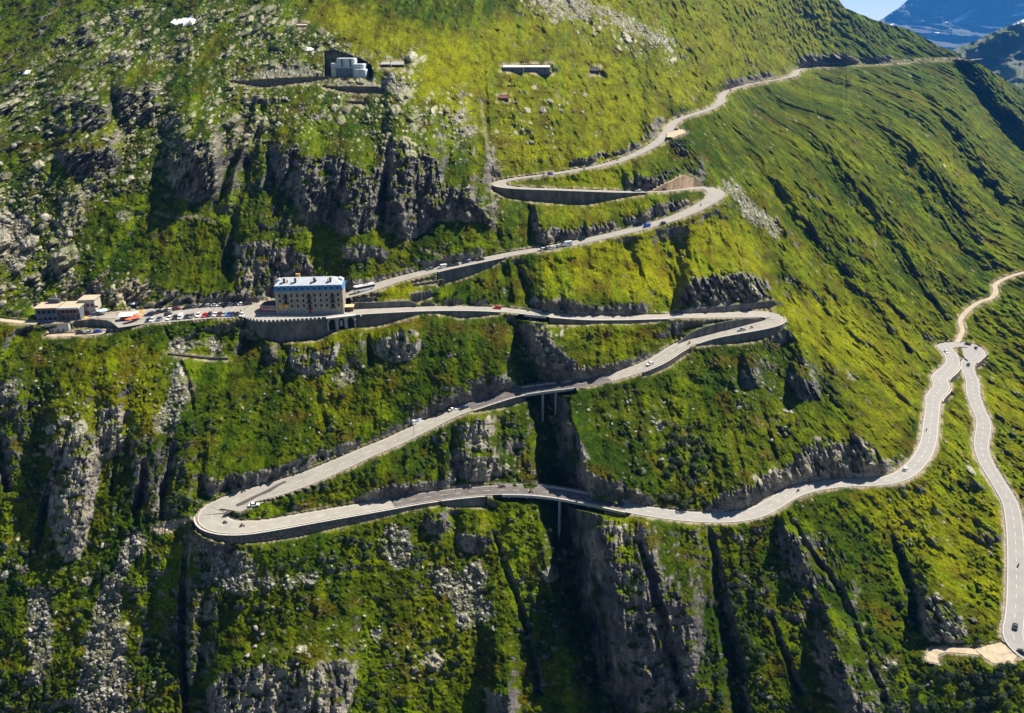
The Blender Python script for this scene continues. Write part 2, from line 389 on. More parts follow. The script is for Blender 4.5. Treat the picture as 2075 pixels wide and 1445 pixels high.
SCREES = [
 [(300,840),(340,800),(348,760),(345,715),(362,720),(385,760),(395,800),(370,850),(345,890),(318,870)],
 [(262,1075),(310,1075),(275,1130),(245,1200),(262,1300),(262,1600),(120,1600),(170,1300),(200,1200)],
 [(420,1150),(450,1115),(500,1115),(560,1170),(590,1172),(640,1150),(655,1165),(600,1198),(560,1190),(480,1212),(430,1175)],
 [(775,1080),(790,1058),(815,1065),(835,1100),(838,1145),(800,1158),(778,1130)],
 [(862,1150),(900,1145),(935,1180),(940,1125),(965,1120),(992,1160),(982,1210),(1022,1245),(980,1252),(950,1285),(918,1262),(900,1210),(870,1200)],
 [(1462,355),(1480,362),(1530,410),(1580,450),(1595,495),(1560,480),(1510,440),(1475,400)],
 [(680,760),(708,738),(726,760),(702,792),(675,785)],
 [(1180,0),(1240,14),(1330,60),(1400,100),(1350,100),(1250,56)],[(1130,-40),(1180,-40),(1200,30),(1160,50),(1110,30),(1060,0)],
 [(985,302),(1000,308),(1026,352),(1000,356),(988,330)],
 [(535,132),(600,122),(640,142),(672,162),(560,166),(500,164)],[(655,162),(750,168),(778,187),(700,186)],[(758,152),(800,150),(858,187),(830,197),(780,186)],
 [(330,672),(380,690),(450,676),(462,724),(440,726),(400,700),(350,722)],
 [(60,1180),(100,1180),(110,1330),(70,1400),(50,1400)],[(0,790),(40,740),(40,780),(10,830),(-50,850),(-50,800)],
 [(1480,1155),(1510,1160),(1560,1200),(1550,1210),(1500,1172)],[(1650,1035),(1690,1060),(1680,1065),(1645,1045)],
 [(1020,545),(1030,545),(1038,610),(1024,610)],[(1320,825),(1345,830),(1330,840)],[(1250,880),(1290,895),(1285,905),(1255,895)],
 [(1860,1375),(1890,1375),(1880,1400),(1862,1395)],[(1780,1340),(1820,1335),(1800,1380),(1775,1375)],
 [(1700,735),(1715,740),(1740,790),(1725,785)],[(1990,1065),(2015,1075),(2010,1130),(1995,1125)],[(1930,1085),(1950,1100),(1945,1120)],
 [(0,420),(60,440),(80,520),(40,560),(0,540),(-60,480)],[(215,420),(260,430),(270,450),(235,450)],
 [(1115,395),(1118,395),(1114,480),(1110,480)],
]
DIRT = [[(1720,160),(1722,160)],[(304,1070),(322,1060),(352,1055),(388,1046),(396,1052),(366,1064),(345,1080),(318,1082)],[(1988,1312),(2045,1296),(2060,1345),(2010,1346)],
 [(1800,965),(1885,930),(1870,960),(1830,985),(1800,985)],[(1355,262),(1392,268),(1366,280)],
 [(971,190),(972.5,190),(989,300),(1006,470),(1004.5,470),(987,300)],[(850,503),(880,512),(905,522),(905,525),(880,515),(850,506)],[(310,428),(350,440),(400,438),(440,450),(440,453),(400,441),(350,443),(310,431)],[(90,672),(240,664),(240,670),(100,686)]]
YELLOW = [ # sunny meadow
 ([(960,60),(1300,-100),(1700,-40),(1700,80),(1640,140),(1460,190),(1350,250),(1200,330),(1000,345)],0.66),
 ([(1092,392),(1380,400),(1280,440),(1092,460)],0.7),([(1020,360),(1350,290),(1300,350),(1250,380),(1040,375)],0.7),([(1100,520),(1450,430),(1540,500),(1560,560),(1330,600),(1110,600)],0.9),
 ([(1560,580),(1640,600),(1900,700),(1860,830),(1800,940),(1700,780),(1600,690)],0.75),
 ([(1480,370),(1620,150),(2075,200),(2075,1300),(1900,1200),(1950,800),(1900,700),(1560,560)],0.38),
 ([(1930,760),(2400,600),(2400,1300),(2050,1300),(1800,1100),(1850,990),(1900,900)],0.62),
 ([(60,690),(330,690),(330,880),(100,880)],0.5),([(770,560),(860,560),(860,600),(760,600)],0.8),([(640,640),(860,640),(850,670),(770,670)],0.7),
 ([(1120,640),(1380,650),(1350,710),(1200,740),(1130,700)],0.4),([(600,0),(1000,80),(960,250),(850,200)],0.8),
 ([(1180,800),(1400,770),(1400,830),(1200,830)],0.3),([(1700,1000),(1880,980),(1950,1200),(1800,1100)],0.7)]
GULLIES = [ # (u, v, half-width px, depth m)
 [(1012,600,8,1),(1035,640,22,4),(1060,700,32,10),(1080,760,38,11),(1105,830,46,14),(1125,900,50,18),(1135,960,50,22),(1150,1060,58,26),(1178,1200,60,26),(1214,1330,58,24),(1260,1500,60,22),(1300,1660,60,20)],
 [(982,120,4,1),(985,230,7,3),(998,400,10,5),(1010,480,12,5),(1025,560,12,5),(1032,640,14,5)],
 [(1074,385,9,3),(1076,440,14,7),(1076,495,10,4)],
 [(520,185,8,2),(495,260,12,7),(455,360,16,10),(437,430,12,4)],[(538,185,8,2),(524,260,12,6),(500,330,16,9),(480,400,16,8),(468,448,10,3)],
 [(790,268,6,2),(785,340,14,11),(776,400,14,11),(774,460,8,4)],
 [(700,310,5,2),(690,400,10,5),(680,450,8,3)],[(840,330,8,3),(845,420,12,6),(850,480,6,2)],[(600,300,8,3),(575,380,12,6),(560,440,10,3)],[(910,320,10,3),(900,370,12,4)],
 [(475,450,10,3),(468,520,18,9),(458,560,14,3)],
 [(135,860,8,2),(118,940,14,8),(90,1040,12,8),(75,1120,8,2)],[(0,900,20,8),(15,990,14,4)],
 [(384,1080,6,2),(372,1180,10,6),(372,1300,12,7),(378,1445,12,5)],
 [(300,900,6,2),(285,1000,14,8),(272,1060,10,3)],[(355,900,6,2),(335,990,16,9),(325,1050,8,3)],[(240,900,6,2),(225,1000,8,3)],
 [(1435,1062,6,2),(1452,1140,14,7),(1462,1230,20,9),(1485,1330,24,10),(1500,1500,26,9)],
 [(1590,1030,5,1),(1650,1130,10,5),(1700,1190,10,4),(1740,1290,12,4),(1790,1420,12,4)],
 [(1800,1070,6,1),(1818,1120,14,6),(1845,1200,18,9),(1862,1270,14,5)],
 [(1640,142,12,2),(1700,190,36,10),(1800,310,52,16),(1900,440,50,15),(1990,550,36,7)],[(1735,135,10,3),(1740,200,22,9),(1790,290,26,8)],
 [(1945,128,20,8),(1990,210,36,22),(2075,320,44,25),(2200,430,50,20)],
 [(1560,190,8,1),(1640,290,20,5),(1730,410,28,8),(1830,540,26,7),(1900,650,20,3)],
 [(1480,260,14,3),(1560,380,22,9),(1660,520,28,11),(1780,650,20,5),(1880,760,10,2)],[(1600,560,10,3),(1680,650,14,5),(1760,740,14,4),(1840,830,8,2)],
 [(1850,160,12,4),(1920,270,20,8),(2000,390,24,8),(2075,480,20,6)],
 [(1392,800,5,1),(1398,930,9,3),(1402,1020,9,3)],[(1362,640,4,1.5),(1363,690,5,2)],[(330,660,4,1),(360,720,7,2),(388,800,7,3),(393,860,6,1)],
 [(1270,490,10,2),(1310,600,14,4)],[(1040,520,10,2),(1060,580,18,6),(1085,625,12,4)],[(1115,540,8,2),(1142,620,14,5)],[(1240,460,8,2),(1236,500,5,1)],[(1170,400,6,1),(1185,470,9,4)],
 [(520,650,10,2),(505,690,24,8),(480,740,10,2)],[(735,650,8,3),(745,700,12,6),(750,740,10,3)],
 [(60,660,12,6),(30,690,16,7),(0,740,10,4)],[(1545,830,8,2),(1570,930,10,4)],[(1480,860,8,2),(1500,960,10,4)],[(640,780,8,1),(660,860,10,3)],[(1000,1080,6,2),(1060,1250,10,4),(1090,1400,14,6)],
 [(1300,1100,10,4),(1340,1250,14,7),(1380,1400,14,6)],[(1560,1250,8,2),(1620,1400,12,5)],
]
wn1 = (fbm(U / 37.0, V / 37.0, 3, 91) * 16).astype(np.float32)
wn2 = (fbm(U / 29.0, V / 29.0, 3, 92) * 12).astype(np.float32)
warp = (wn1, wn2)
R = np.zeros(U.shape, np.float32); B = np.zeros(U.shape, np.float32); S = np.zeros(U.shape, np.float32)
T = np.full(U.shape, 0.22, np.float32); E = np.zeros(U.shape, np.float32)
for p in CLIFF_SOFT: paint(R, p, 0.33, warp)
warp_s = (wn1 * 0.35, wn2 * 0.35)
for p in CLIFFS: paint(R, p, 1.0, warp_s)
for p, val in BOULDERS: paint(B, p, val, warp)
for p in SCREES: paint(S, p, 1.0, (wn1 * 0.6, wn2 * 0.6))
for p in DIRT: paint(E, p, 1.0, (wn1 * 0.2, wn2 * 0.2))
for p, val in YELLOW: paint(T, p, val, warp)
PALE = np.zeros(U.shape, np.float32)
for p in [[(80,880),(260,850),(270,1000),(200,1140),(110,1140),(80,1000)],[(180,820),(250,820),(260,880),(190,890)],[(430,1360),(740,1330),(740,1600),(430,1600)],[(740,650),(860,650),(860,740),(760,740)],[(580,660),(700,660),(700,770),(580,770)],
          [(200,560),(330,560),(330,625),(190,620)],[(1580,880),(1840,880),(1840,980),(1560,1010)],[(1240,1030),(1300,1040),(1300,1200),(1260,1180)],[(1860,1200),(1970,1200),(1970,1310),(1860,1310)],[(940,820),(1030,820),(1030,980),(940,980)]]:
    paint(PALE, p, 1.0, (wn1, wn2))
PALE = blur(PALE, 4)
OUTN = fbm(X0 / 24, np.cumsum((D0 / FPX * dV[None, :])[::-1], 0)[::-1] / 15, 4, 501)
OUT = sstep(0.3, 0.7, B) * sstep(0.06, 0.26, OUTN) * (V < 640)
R = np.maximum(R, 0.62 * OUT).astype(np.float32)
OUT2 = sstep(0.24, 0.40, fbm(X0 / 22 + 40, np.cumsum((D0 / FPX * dV[None, :])[::-1], 0)[::-1] / 15, 4, 507)) * sstep(1150, 1350, U)
R = np.maximum(R, 0.6 * OUT2).astype(np.float32)
PALE = np.maximum(PALE, 0.7 * OUT).astype(np.float32)
B = (B * (0.45 + 0.75 * sstep(-0.15, 0.25, OUTN))).astype(np.float32)
B = np.maximum(B, 0.34 * sstep(0.12, 0.4, fbm(X0 / 40 + 7, Y0 / 60, 4, 505))).astype(np.float32)
R = blur(R, 2); B = blur(B, 10); S = blur(S, 5); T = blur(T, 10); E = blur(E, 1)

# ------------------------------------------------------------------ relief
ca_x = X0; 
SL = np.cumsum((D0 / FPX * dV[None, :])[::-1], 0)[::-1]      # distance up the slope
wr = sstep(1400, 1700, U) * sstep(1500, 1200, V)  # fall line turns to the right on the eastern flank
fx, fy = 0.60, -0.80
A1 = X0; B1 = SL
A2 = X0 * (-fy) + SL * fx; B2 = X0 * fx + SL * fy
# distance to roads and pads in pixels
near = np.full(U.shape, 1e3, np.float32)
def stamp_points(pu, pv, rad):
    for a, b in zip(pu, pv):
        w = win(a - rad, a + rad, b - rad, b + rad)
        if w is None: continue
        near[w] = np.minimum(near[w], np.hypot(U[w] - a, V[w] - b))
edge_pts = []                                    # (u, v, depth) of the ground at road edges
def reg_edges(Rd, sh, skip=None):
    for sgn in (1, -1):
        q = offset_line(Rd, sgn * (Rd[:, 3] / 2 + sh))
        eu, ev, ed = pix_of(q[:, 0], q[:, 1], q[:, 2])
        for i in range(len(eu)):
            if skip is not None and skip[i]: continue
            edge_pts.append((eu[i], ev[i], ed[i]))
bu, bv, bd = pix_of(MAIN[bridge, 0], MAIN[bridge, 1], MAIN[bridge, 2])
bnear = np.full(U.shape, 1e3, np.float32)
reg_edges(MAIN, 1.0, bridge)
for Rd in (TRACK, WEST, WEST2, PATHW, GRAVEL): reg_edges(Rd, 0.8)
inside = np.zeros(U.shape, bool); zin = np.zeros(U.shape, np.float64)
def stamp_road(Rd, sh, skip=None, tgt_in=None):
    for i in range(len(Rd) - 1):
        if skip is not None and skip[i]: continue
        p = Rd[i]; q = Rd[i+1]; hw = p[3] / 2 + sh
        pu, pv, pd = pix_of(p[0], p[1], p[2])
        rad = (hw + 3) * FPX / pd + 3
        w = win(pu - rad, pu + rad, pv - rad, pv + rad)
        if w is None: continue
        zz = (p[2] + q[2]) / 2
        x, y, _ = world_of(U[w], V[w], depth_at_z(U[w], V[w], zz))
        L_ = math.hypot(q[0]-p[0], q[1]-p[1]); tx = (q[0]-p[0])/L_; ty = (q[1]-p[1])/L_
        t = ((x-p[0])*tx + (y-p[1])*ty) / L_; s = -(x-p[0])*ty + (y-p[1])*tx
        m = (t > -0.6) & (t < 1.6) & (np.abs(s) < hw) & (V[w] > 75)
        inside[w] |= m
        zz2 = p[2] + np.clip(t, 0, 1) * (q[2] - p[2])
        zin[w] = np.where(m, zz2 - 0.22, zin[w])
for poly, fz, nm in PADS:
    us = [p[0] for p in poly]; vsx = [p[1] for p in poly]
    w = win(min(us), max(us), min(vsx), max(vsx))
    m = in_poly(U[w], V[w], poly)
    inside[w] |= m
    zin[w] = np.where(m, fz(U[w], V[w]) - 0.25, zin[w])
    n = len(poly)
    for i in range(n):
        a, b = poly[i], poly[(i+1) % n]
        k = max(1, int(math.hypot(b[0]-a[0], b[1]-a[1]) / 4))
        for j in range(k):
            uu_ = a[0] + (b[0]-a[0])*j/k; vv_ = a[1] + (b[1]-a[1])*j/k
            edge_pts.append((uu_, vv_, float(depth_at_z(uu_, vv_, float(fz(np.float64(uu_), np.float64(vv_)))))))
stamp_road(MAIN, 1.0, bridge)
for Rd in (TRACK, WEST, WEST2, PATHW, GRAVEL): stamp_road(Rd, 0.8)

# retaining walls: top line (pixels on the road edge's outer side), height in pixels, offset in front of the road
# each: name, road idx range by pixel, side (+1 left of travel, -1 right), list of heights along it (px)
WALLS = []
def wall_line(a, b, side, heights, off=1.3, R=MAIN):
    ru, rv, _ = pix_of(R[:, 0], R[:, 1], R[:, 2])
    i = int(np.argmin((ru-a[0])**2 + (rv-a[1])**2)); j = int(np.argmin((ru-b[0])**2 + (rv-b[1])**2))
    seg = R[i:j+1] if i < j else R[j:i+1]
    q = offset_line(seg, side * (seg[:, 3] / 2 + off))
    if i > j: q = q[::-1]
    h = np.interp(np.linspace(0, 1, len(q)), np.linspace(0, 1, len(heights)), heights)
    tu, tv, td = pix_of(q[:, 0], q[:, 1], q[:, 2])
    out = []
    for k in range(len(q)):
        hm = h[k] * td[k] / FPX / CP                      # pixels of face -> metres of height
        out.append((q[k, 0], q[k, 1], q[k, 2], q[k, 2] - max(hm, 0.3)))
    return out
def stamp_wall(line, push=0.9):
    for k in range(len(line) - 1):
        x1, y1, z1, f1 = line[k]; x2, y2, z2, f2 = line[k+1]
        us = []; vsx = []
        for (x, y, z) in ((x1,y1,z1),(x1,y1,f1),(x2,y2,z2),(x2,y2,f2)):
            a, b, _ = pix_of(x, y, z); us.append(a); vsx.append(b)
        w = win(min(us)-3, max(us)+3, min(vsx)-2, max(vsx)+2)
        if w is None: continue
        a_ = (U[w] - CU) / FPX; b_ = (V[w] - CV) / FPX
        ry = CP - b_ * SP
        # ray (a*d, ry*d): intersect the vertical plane through the two points
        nx_, ny_ = (y2 - y1), -(x2 - x1)
        den = a_ * nx_ + ry * ny_
        d = (x1 * nx_ + y1 * ny_) / np.where(np.abs(den) < 1e-6, 1e-6, den)
        x = a_ * d; y = ry * d; z = ZC - d * (SP + b_ * CP)
        L2 = (x2-x1)**2 + (y2-y1)**2 + 1e-9
        t = ((x-x1)*(x2-x1) + (y-y1)*(y2-y1)) / L2
        m = (t > -0.5) & (t < 1.5) & (d > 0) & (z <= z1 + 0.4) & (z >= f1 + (f2-f1)*np.clip(t,0,1)) & ~inside[w]
        wallD[w] = np.where(m, d + push, wallD[w])
    for k in range(len(line)):
        x, y, z, f = line[k]
        a, b, d = pix_of(x, y, f)
        edge_pts.append((a, b, d))
wallD = np.zeros(U.shape)
WALLS = [ # a, b (pixels along road), side (+1 left of travel), face heights px, label key
 ((1012,376),(1300,388),-1,[8,18,22,24,26,24,16,8,3],'upper'),
 ((1010,516),(880,548),+1,[3,14,20,24,26],'upper car'),
 ((520,637),(1010,627),-1,[20,44,46,44,24,26,24,14,4,6,14,10,3],'hotel terrace'),
 ((1110,638),(1345,641),-1,[14,10,5,6,5,2],'mid'),
 ((1571,640),(1400,693),+1,[4,15,20,19,14,9,4],'right hairpin'),
 ((1380,700),(1290,750),+1,[8,12,8],'stone'),
 ((1060,795),(950,825),+1,[12,15,10,3],'viaduct approach'),
 ((398,1030),(880,1005),-1,[5,14,20,22,18,15,11,7,8],'lower hairpin'),
 ((892,1002),(975,995),-1,[12,18,22],'conc'),
 ((1905,768),(1930,740),-1,[10,12,6],'se1'),((1890,810),(1908,784),-1,[6,14,10],'se2'),
 ((1985,716),(1966,733),+1,[6,14,10],'se3'),
]
CONC_, STONEW_, TANW_ = 0, 1, 2
WALL_LINES = []
for a, b, side, hs, nm in WALLS:
    ln = wall_line(a, b, side, hs)
    WALL_LINES.append((nm, ln))
    stamp_wall(ln)
# walls standing on open ground: top line in pixels, face height in pixels
def ground0(u, v):
    i = int(np.clip((u - gu[0]) / STEP, 0, len(gu) - 1)); j = int(np.clip((v - sil[i]) / dV[i], 0, nv - 1))
    return float(D0[j, i])
def open_wall(pts, n=24):
    pu = np.array([p[0] for p in pts], float); pv = np.array([p[1] for p in pts], float); ph = np.array([p[2] for p in pts], float)
    s_ = np.concatenate([[0], np.cumsum(np.hypot(np.diff(pu), np.diff(pv)))]); q = np.linspace(0, s_[-1], n)
    pu, pv, ph = np.interp(q, s_, pu), np.interp(q, s_, pv), np.interp(q, s_, ph)
    out = []
    for a, b, h_ in zip(pu, pv, ph):
        d = ground0(a, b + h_ * 0.5); x, y, z = world_of(a, b, d)
        out.append((x, y, z, z - max(h_ * d / FPX / CP, 0.3)))
        edge_pts.append((a, b - 1, d + 0.6))
    return out
def foot_wall(pts, R_, n=30):
    """a wall rising from the uphill edge of a road: foot line in pixels, face height in pixels"""
    pu = np.array([p[0] for p in pts], float); pv = np.array([p[1] for p in pts], float); ph = np.array([p[2] for p in pts], float)
    s_ = np.concatenate([[0], np.cumsum(np.hypot(np.diff(pu), np.diff(pv)))]); q = np.linspace(0, s_[-1], n)
    pu, pv, ph = np.interp(q, s_, pu), np.interp(q, s_, pv), np.interp(q, s_, ph)
    ru, rv, _ = pix_of(R_[:, 0], R_[:, 1], R_[:, 2]); out = []
    for a, b, h_ in zip(pu, pv, ph):
        z = R_[int(np.argmin((ru-a)**2 + (rv-b)**2)), 2] - 0.2
        d = float(depth_at_z(a, b, z)); x, y, _ = world_of(a, b, d)
        H = max(h_ * d / FPX / CP, 0.3)
        tu_, tv_, td_ = pix_of(x, y, z + H)
        edge_pts.append((tu_, tv_ - 1, td_ + 0.6))
        out.append((x, y, z + H, z))
    return out
OPENW = [
 ("dark stone wall below the fort, left stretch", [(470,165,2),(500,164,8),(535,161,15),(580,158,12),(625,157,9),(668,156,3)], STONEW_),
 ("dark stone wall in front of the fort's lower apron", [(656,175,2),(690,176,8),(730,176,12),(765,176,12),(776,182,5)], STONEW_),
 ("small stone wall among the boulders below the fort", [(703,206,3),(735,206,6),(738,206,2)], STONEW_),
 ("low stone terrace wall right of the hotel, nearest the kiosk", [(715,606,8),(738,604,8),(761,603,7)], CONC_),
 ("long dark wall above the front road right of the hotel", [(717,615,12),(754,614,12),(800,612,12),(830,611,12),(843,616,7)], CONC_),
 ("short concrete wall of the empty terrace right of the hotel", [(833,597,18),(850,594,16),(872,590,12)], CONC_),
 ("stone wall with a rubble top below the upper road", [(838,577,3),(870,572,4),(898,567,4)], STONEW_),
 ("thin dark wall across the grass below the parking terrace", [(342,717,2),(370,720,3),(420,725,4),(458,726,4)], STONEW_),
 ("grey wall beside the lane between the left building and the parking", [(150,652,10),(185,648,13),(215,650,14),(238,660,4)], CONC_),
]
FOOTW = [
 ("long dark concrete wall above the right hairpin", [(1368,633,1),(1400,635,8),(1460,633,11),(1520,627,12),(1566,623,13)], CONC_, 0),
 ("curved concrete wall between the two arms of the right hairpin", [(1376,698,3),(1400,688,14),(1430,680,17),(1470,670,17),(1510,660,13),(1545,652,4)], CONC_, 0),
 ("triangular warm tan wall above the upper right hairpin", [(1322,388,1),(1350,387,14),(1384,383,26),(1405,379,16),(1426,378,4)], TANW_, 0),
]
OPEN_LINES = []
for lab_, pts_, mk_ in OPENW:
    ln = open_wall(pts_); OPEN_LINES.append((lab_, ln, mk_, 'open')); stamp_wall(ln, 0.7)
for lab_, pts_, mk_, _ in FOOTW:
    ln = foot_wall(pts_, MAIN); OPEN_LINES.append((lab_, ln, mk_, 'foot')); stamp_wall(ln, 0.7)
BLD = [(1058,1118,131,148,680.0,'a'),(1016,1062,133,145,676.0,'b'),(1195,1215,137,150,820.0,'c'),(771,791,128,137,628.0,'d'),(793,817,127,138,630.0,'e'),(1010,1032,194,204,640.0,'f'),(602,622,48,56,680.0,'g'),(264,276,617,625,424.0,'h')]
BLD = [(a_, b_, c_, d_, ground0((a_ + b_) / 2, d_) if k_ != 'h' else e_, k_) for a_, b_, c_, d_, e_, k_ in BLD]
for u0_, u1_, va_, vb_, dd_, _ in BLD:
    for uu_ in np.arange(u0_ - 2, u1_ + 3, 4.0):
        edge_pts.append((uu_, vb_ + 1.0, dd_ - 0.3)); edge_pts.append((uu_, va_ - 2.0, dd_ + 0.8 * (vb_ - va_)))
# the rock-cut niche behind the fort
FORT_Y = 664.0
NICHE = [(657,104),(678,101),(700,108),(718,116),(736,121),(752,133),(756,146),(754,157),(657,157)]
w = win(650, 760, 98, 160); m = in_poly(U[w] + wn1[w]*0.1, V[w] + wn2[w]*0.1, NICHE)
fd = FORT_Y / (CP - ((V[w] - CV) / FPX) * SP)
NICHE_M = np.zeros(U.shape, bool); NICHE_M[w] = m
NICHE_D = np.zeros(U.shape); NICHE_D[w] = fd
for a, b in ((660,160),(690,160),(720,160),(745,160)):
    edge_pts.append((a, b, 600.0))
ep = np.array(edge_pts)
stamp_points(ep[:, 0], ep[:, 1], 26)
for a, b in zip(bu, bv):                          # distance to the viaducts, in pixels
    w = win(a - 40, a + 40, b - 40, b + 40)
    bnear[w] = np.minimum(bnear[w], np.hypot(U[w] - a, V[w] - b))
near = np.where(inside | (wallD > 0), 0, near)
ramp = sstep(1.0, 16, near).astype(np.float32)

# gullies: valleys worn into the slope
G = np.zeros(U.shape, np.float32)
for gl in GULLIES:
    for k in range(len(gl) - 1):
        u1, v1, w1, d1 = gl[k]; u2, v2, w2, d2 = gl[k+1]
        mw = max(w1, w2) * 1.15 + 2
        w = win(min(u1,u2)-mw, max(u1,u2)+mw, min(v1,v2)-mw, max(v1,v2)+mw)
        if w is None: continue
        pu = U[w] + wn1[w] * 0.5 * min(1, mw/20); pv = V[w] + wn2[w] * 0.3
        L2 = (u2-u1)**2 + (v2-v1)**2
        t = np.clip(((pu-u1)*(u2-u1) + (pv-v1)*(v2-v1)) / L2, 0, 1)
        ds = np.hypot(pu - u1 - t*(u2-u1), pv - v1 - t*(v2-v1))
        wd = w1 + t*(w2-w1); dp = d1 + t*(d2-d1)
        q = np.clip(1 - ds / wd, 0, 1)
        G[w] = np.maximum(G[w], (dp * q * (1.6 - 0.6*q)).astype(np.float32))
# base surface normal against the view ray
def normals(X, Y, Z):
    ax = np.gradient(X, axis=1); ay = np.gradient(Y, axis=1); az = np.gradient(Z, axis=1)
    bx = np.gradient(X, axis=0); by = np.gradient(Y, axis=0); bz = np.gradient(Z, axis=0)
    nx = ay*bz - az*by; ny = az*bx - ax*bz; nz = ax*by - ay*bx
    l = np.sqrt(nx*nx + ny*ny + nz*nz) + 1e-9
    s = -np.sign(nx*X + ny*Y + nz*(Z - ZC))
    return nx/l*s, ny/l*s, nz/l*s
nx, ny, nz = normals(X0, Y0, Z0)
rl = np.sqrt(X0**2 + Y0**2 + (Z0-ZC)**2)
cosv = np.clip(np.abs(nx*X0 + ny*Y0 + nz*(Z0-ZC)) / rl, 0.42, 1)
cosv = blur(cosv.astype(np.float32), 8)
far = sstep(500, 900, D0)
def mixn(f):
    """a noise laid along the fall line: straight down on the west, turning east on the far flank"""
    a = f(A1, B1); b = f(A2, B2)
    return a * (1 - wr) + b * wr
# steepened rock bands
Mn = fbm(X0 / 11, SL / 9, 3, 5)
Mn2 = fbm(X0 / 33, SL / 26, 3, 8)
M = np.clip(R * 1.5 + Mn * 1.4 * (R > 0.03) - 0.25, 0, 1.25) * (1 - 0.3 * PALE)
M = np.maximum(M, 0.6 * sstep(0.2, 0.46, Mn2 * 0.7 + Mn * 0.5) * (0.2 + 0.6 * sstep(0.0, 0.4, B)) * sstep(1700, 1300, U) * sstep(660, 560, D0))
M *= sstep(0, 6, near)
M *= 1 - 0.85 * sstep(345, 300, U) * sstep(180, 210, U) * sstep(540, 560, V) * sstep(640, 620, V)
M *= 1 - 0.6 * sstep(640, 560, U) * sstep(470, 520, V) * sstep(640, 620, V)
M = blur(M.astype(np.float32), 2)
off = np.zeros(U.shape)
cur = np.zeros(U.shape[1])
kk = SP / FPX * 1.0 * dV
rp = sstep(0, 10, near)
for j in range(nv - 2, -1, -1):
    g = L[j] - L[j+1]
    cur = (cur * (0.984 - 0.05 * sstep(520, 640, D0[j])) - M[j] * (g + kk)) * (0.80 + 0.20 * rp[j])
    cur = np.where((near[j] < 0.5) | (bnear[j] < 14), 0, cur)
    cur = 0.7 * cur + 0.15 * (np.roll(cur, 1) + np.roll(cur, -1))
    off[j] = cur
off = blur(off.astype(np.float32), 1)
# relief in metres, out of the slope
fsc = np.clip(D0 / 430, 1, 3.5)
big = mixn(lambda a, b: fbm(a / 48, b / 90, 3, 21)) * 5.0 + sstep(550, 900, D0) * (mixn(lambda a, b: fbm(a / 70 + wn1 * 0.02, b / 260 + wn2 * 0.02, 4, 27, 0.45)) * 1.25) * 9 * fsc * (0.45 + 0.55 * sstep(110, 170, V))
rib = mixn(lambda a, b: ridged(a / 17 + wn1 * 0.03, b / 60 + wn2 * 0.03, 3, 31) - 0.5) * 1.7 * np.minimum(fsc, 1.3)
rib2 = mixn(lambda a, b: ridged(a / 6.0, b / 26, 2, 33) - 0.5) * 0.8
grass = fbm(X0 / 3.4, SL / 3.4, 3, 41) * 1.05 * np.minimum(fsc, 1.4) * (1 - 0.35 * T) + fbm(X0 / 10, SL / 10, 2, 45) * 2.0 * fsc
tuft = fbm(X0 / 1.3, SL / 1.3, 2, 43) * 0.42 * np.minimum(fsc, 1.4)
anis = 1 - 0.75 * T * sstep(420, 300, V)
rib = rib * anis; rib2 = rib2 * anis
shrubn = fbm(X0 / 26, SL / 26, 3, 47)
SHRUB = sstep(0.02, 0.30, shrubn + 0.25 * sstep(700, 1100, V) - 0.25 * T - 0.10 * (V < 600)) * (1 - sstep(0.2, 0.6, R))
sh1, sr1 = rocks(X0 + wn1*0.2, SL, 4.2, 0.8, 201)
sh2, sr2 = rocks(X0, SL, 2.4, 0.75, 211)
shrub_h = SHRUB * (np.sqrt(np.maximum(sh1, 0)) * 2.3 + np.sqrt(np.maximum(sh2, 0)) * 0.8)
ledge = fbm(X0 / 7, SL / 3.0, 3, 51)
slab1, sq1 = rocks(X0 + SL * 0.06, SL / 2.4, 6.0, 0.9, 401); slab2, sq2 = rocks(X0, SL / 1.9, 2.6, 0.9, 411)
rock = R * (3.0 * (ridged(X0 / 9.0 + wn1*0.05, SL / 34, 3, 61) - 0.45) + 1.5 * (ridged(X0 / 3.1, SL / 15, 2, 63) - 0.45) + 1.3 * ledge + 0.6 * fbm(X0 / 1.3, SL / 3.0, 2, 67) + slab1 * 6.0 * 0.75 + slab2 * 2.6 * 0.8)
soft = np.clip(1 - R, 0, 1)
b1, q1 = rocks(X0, SL, 21, 0.55, 101); b2, q2 = rocks(X0 + 4, SL, 9.5, 0.62, 111); b3, q3 = rocks(X0, SL, 4.6, 0.75, 121); b4, q4 = rocks(X0, SL, 2.5, 0.7, 131)
Bn = np.clip(B + 0.5 * fbm(X0 / 42, SL / 42, 3, 71) * (B > 0.02), 0, 1)
tb1 = b1 * sstep(0.36, 0.60, Bn); tb2 = b2 * sstep(0.22, 0.60, Bn); tb3 = b3 * sstep(0.36, 0.72, Bn); tb4 = b4 * sstep(0.22, 0.85, Bn)
boul = tb1 * 21 * 0.42 + tb2 * 9.5 * 0.55 + tb3 * 4.6 * 0.62 + tb4 * 2.5 * 0.6
s1, r1 = rocks(X0, SL, 2.6, 0.95, 141); s2, r2 = rocks(X0 + 1, SL, 1.35, 0.95, 151)
s3, r3 = rocks(X0 + 2, SL, 4.6, 0.45, 171)
Sn = sstep(0.42, 0.62, S * 0.84 + 0.85 * fbm(X0 / 7, SL / 10, 4, 73, 0.65) * (S > 0.03))
b5, q5 = rocks(X0 - 3, SL, 1.9, 0.22, 161); tb5 = b5 * sstep(-0.05, 0.35, Bn + 0.3 * fbm(X0 / 25, SL / 25, 2, 163) - 0.5 * sstep(1500, 1700, U))
b6, q6 = rocks(X0 + 9, SL, 3.4, 0.16, 181); tb6 = b6 * sstep(-0.1, 0.2, fbm(X0 / 30, SL / 22, 3, 183)) * sstep(900, 1000, U) * np.where(U > 1300, 0.75, sstep(420, 360, V))
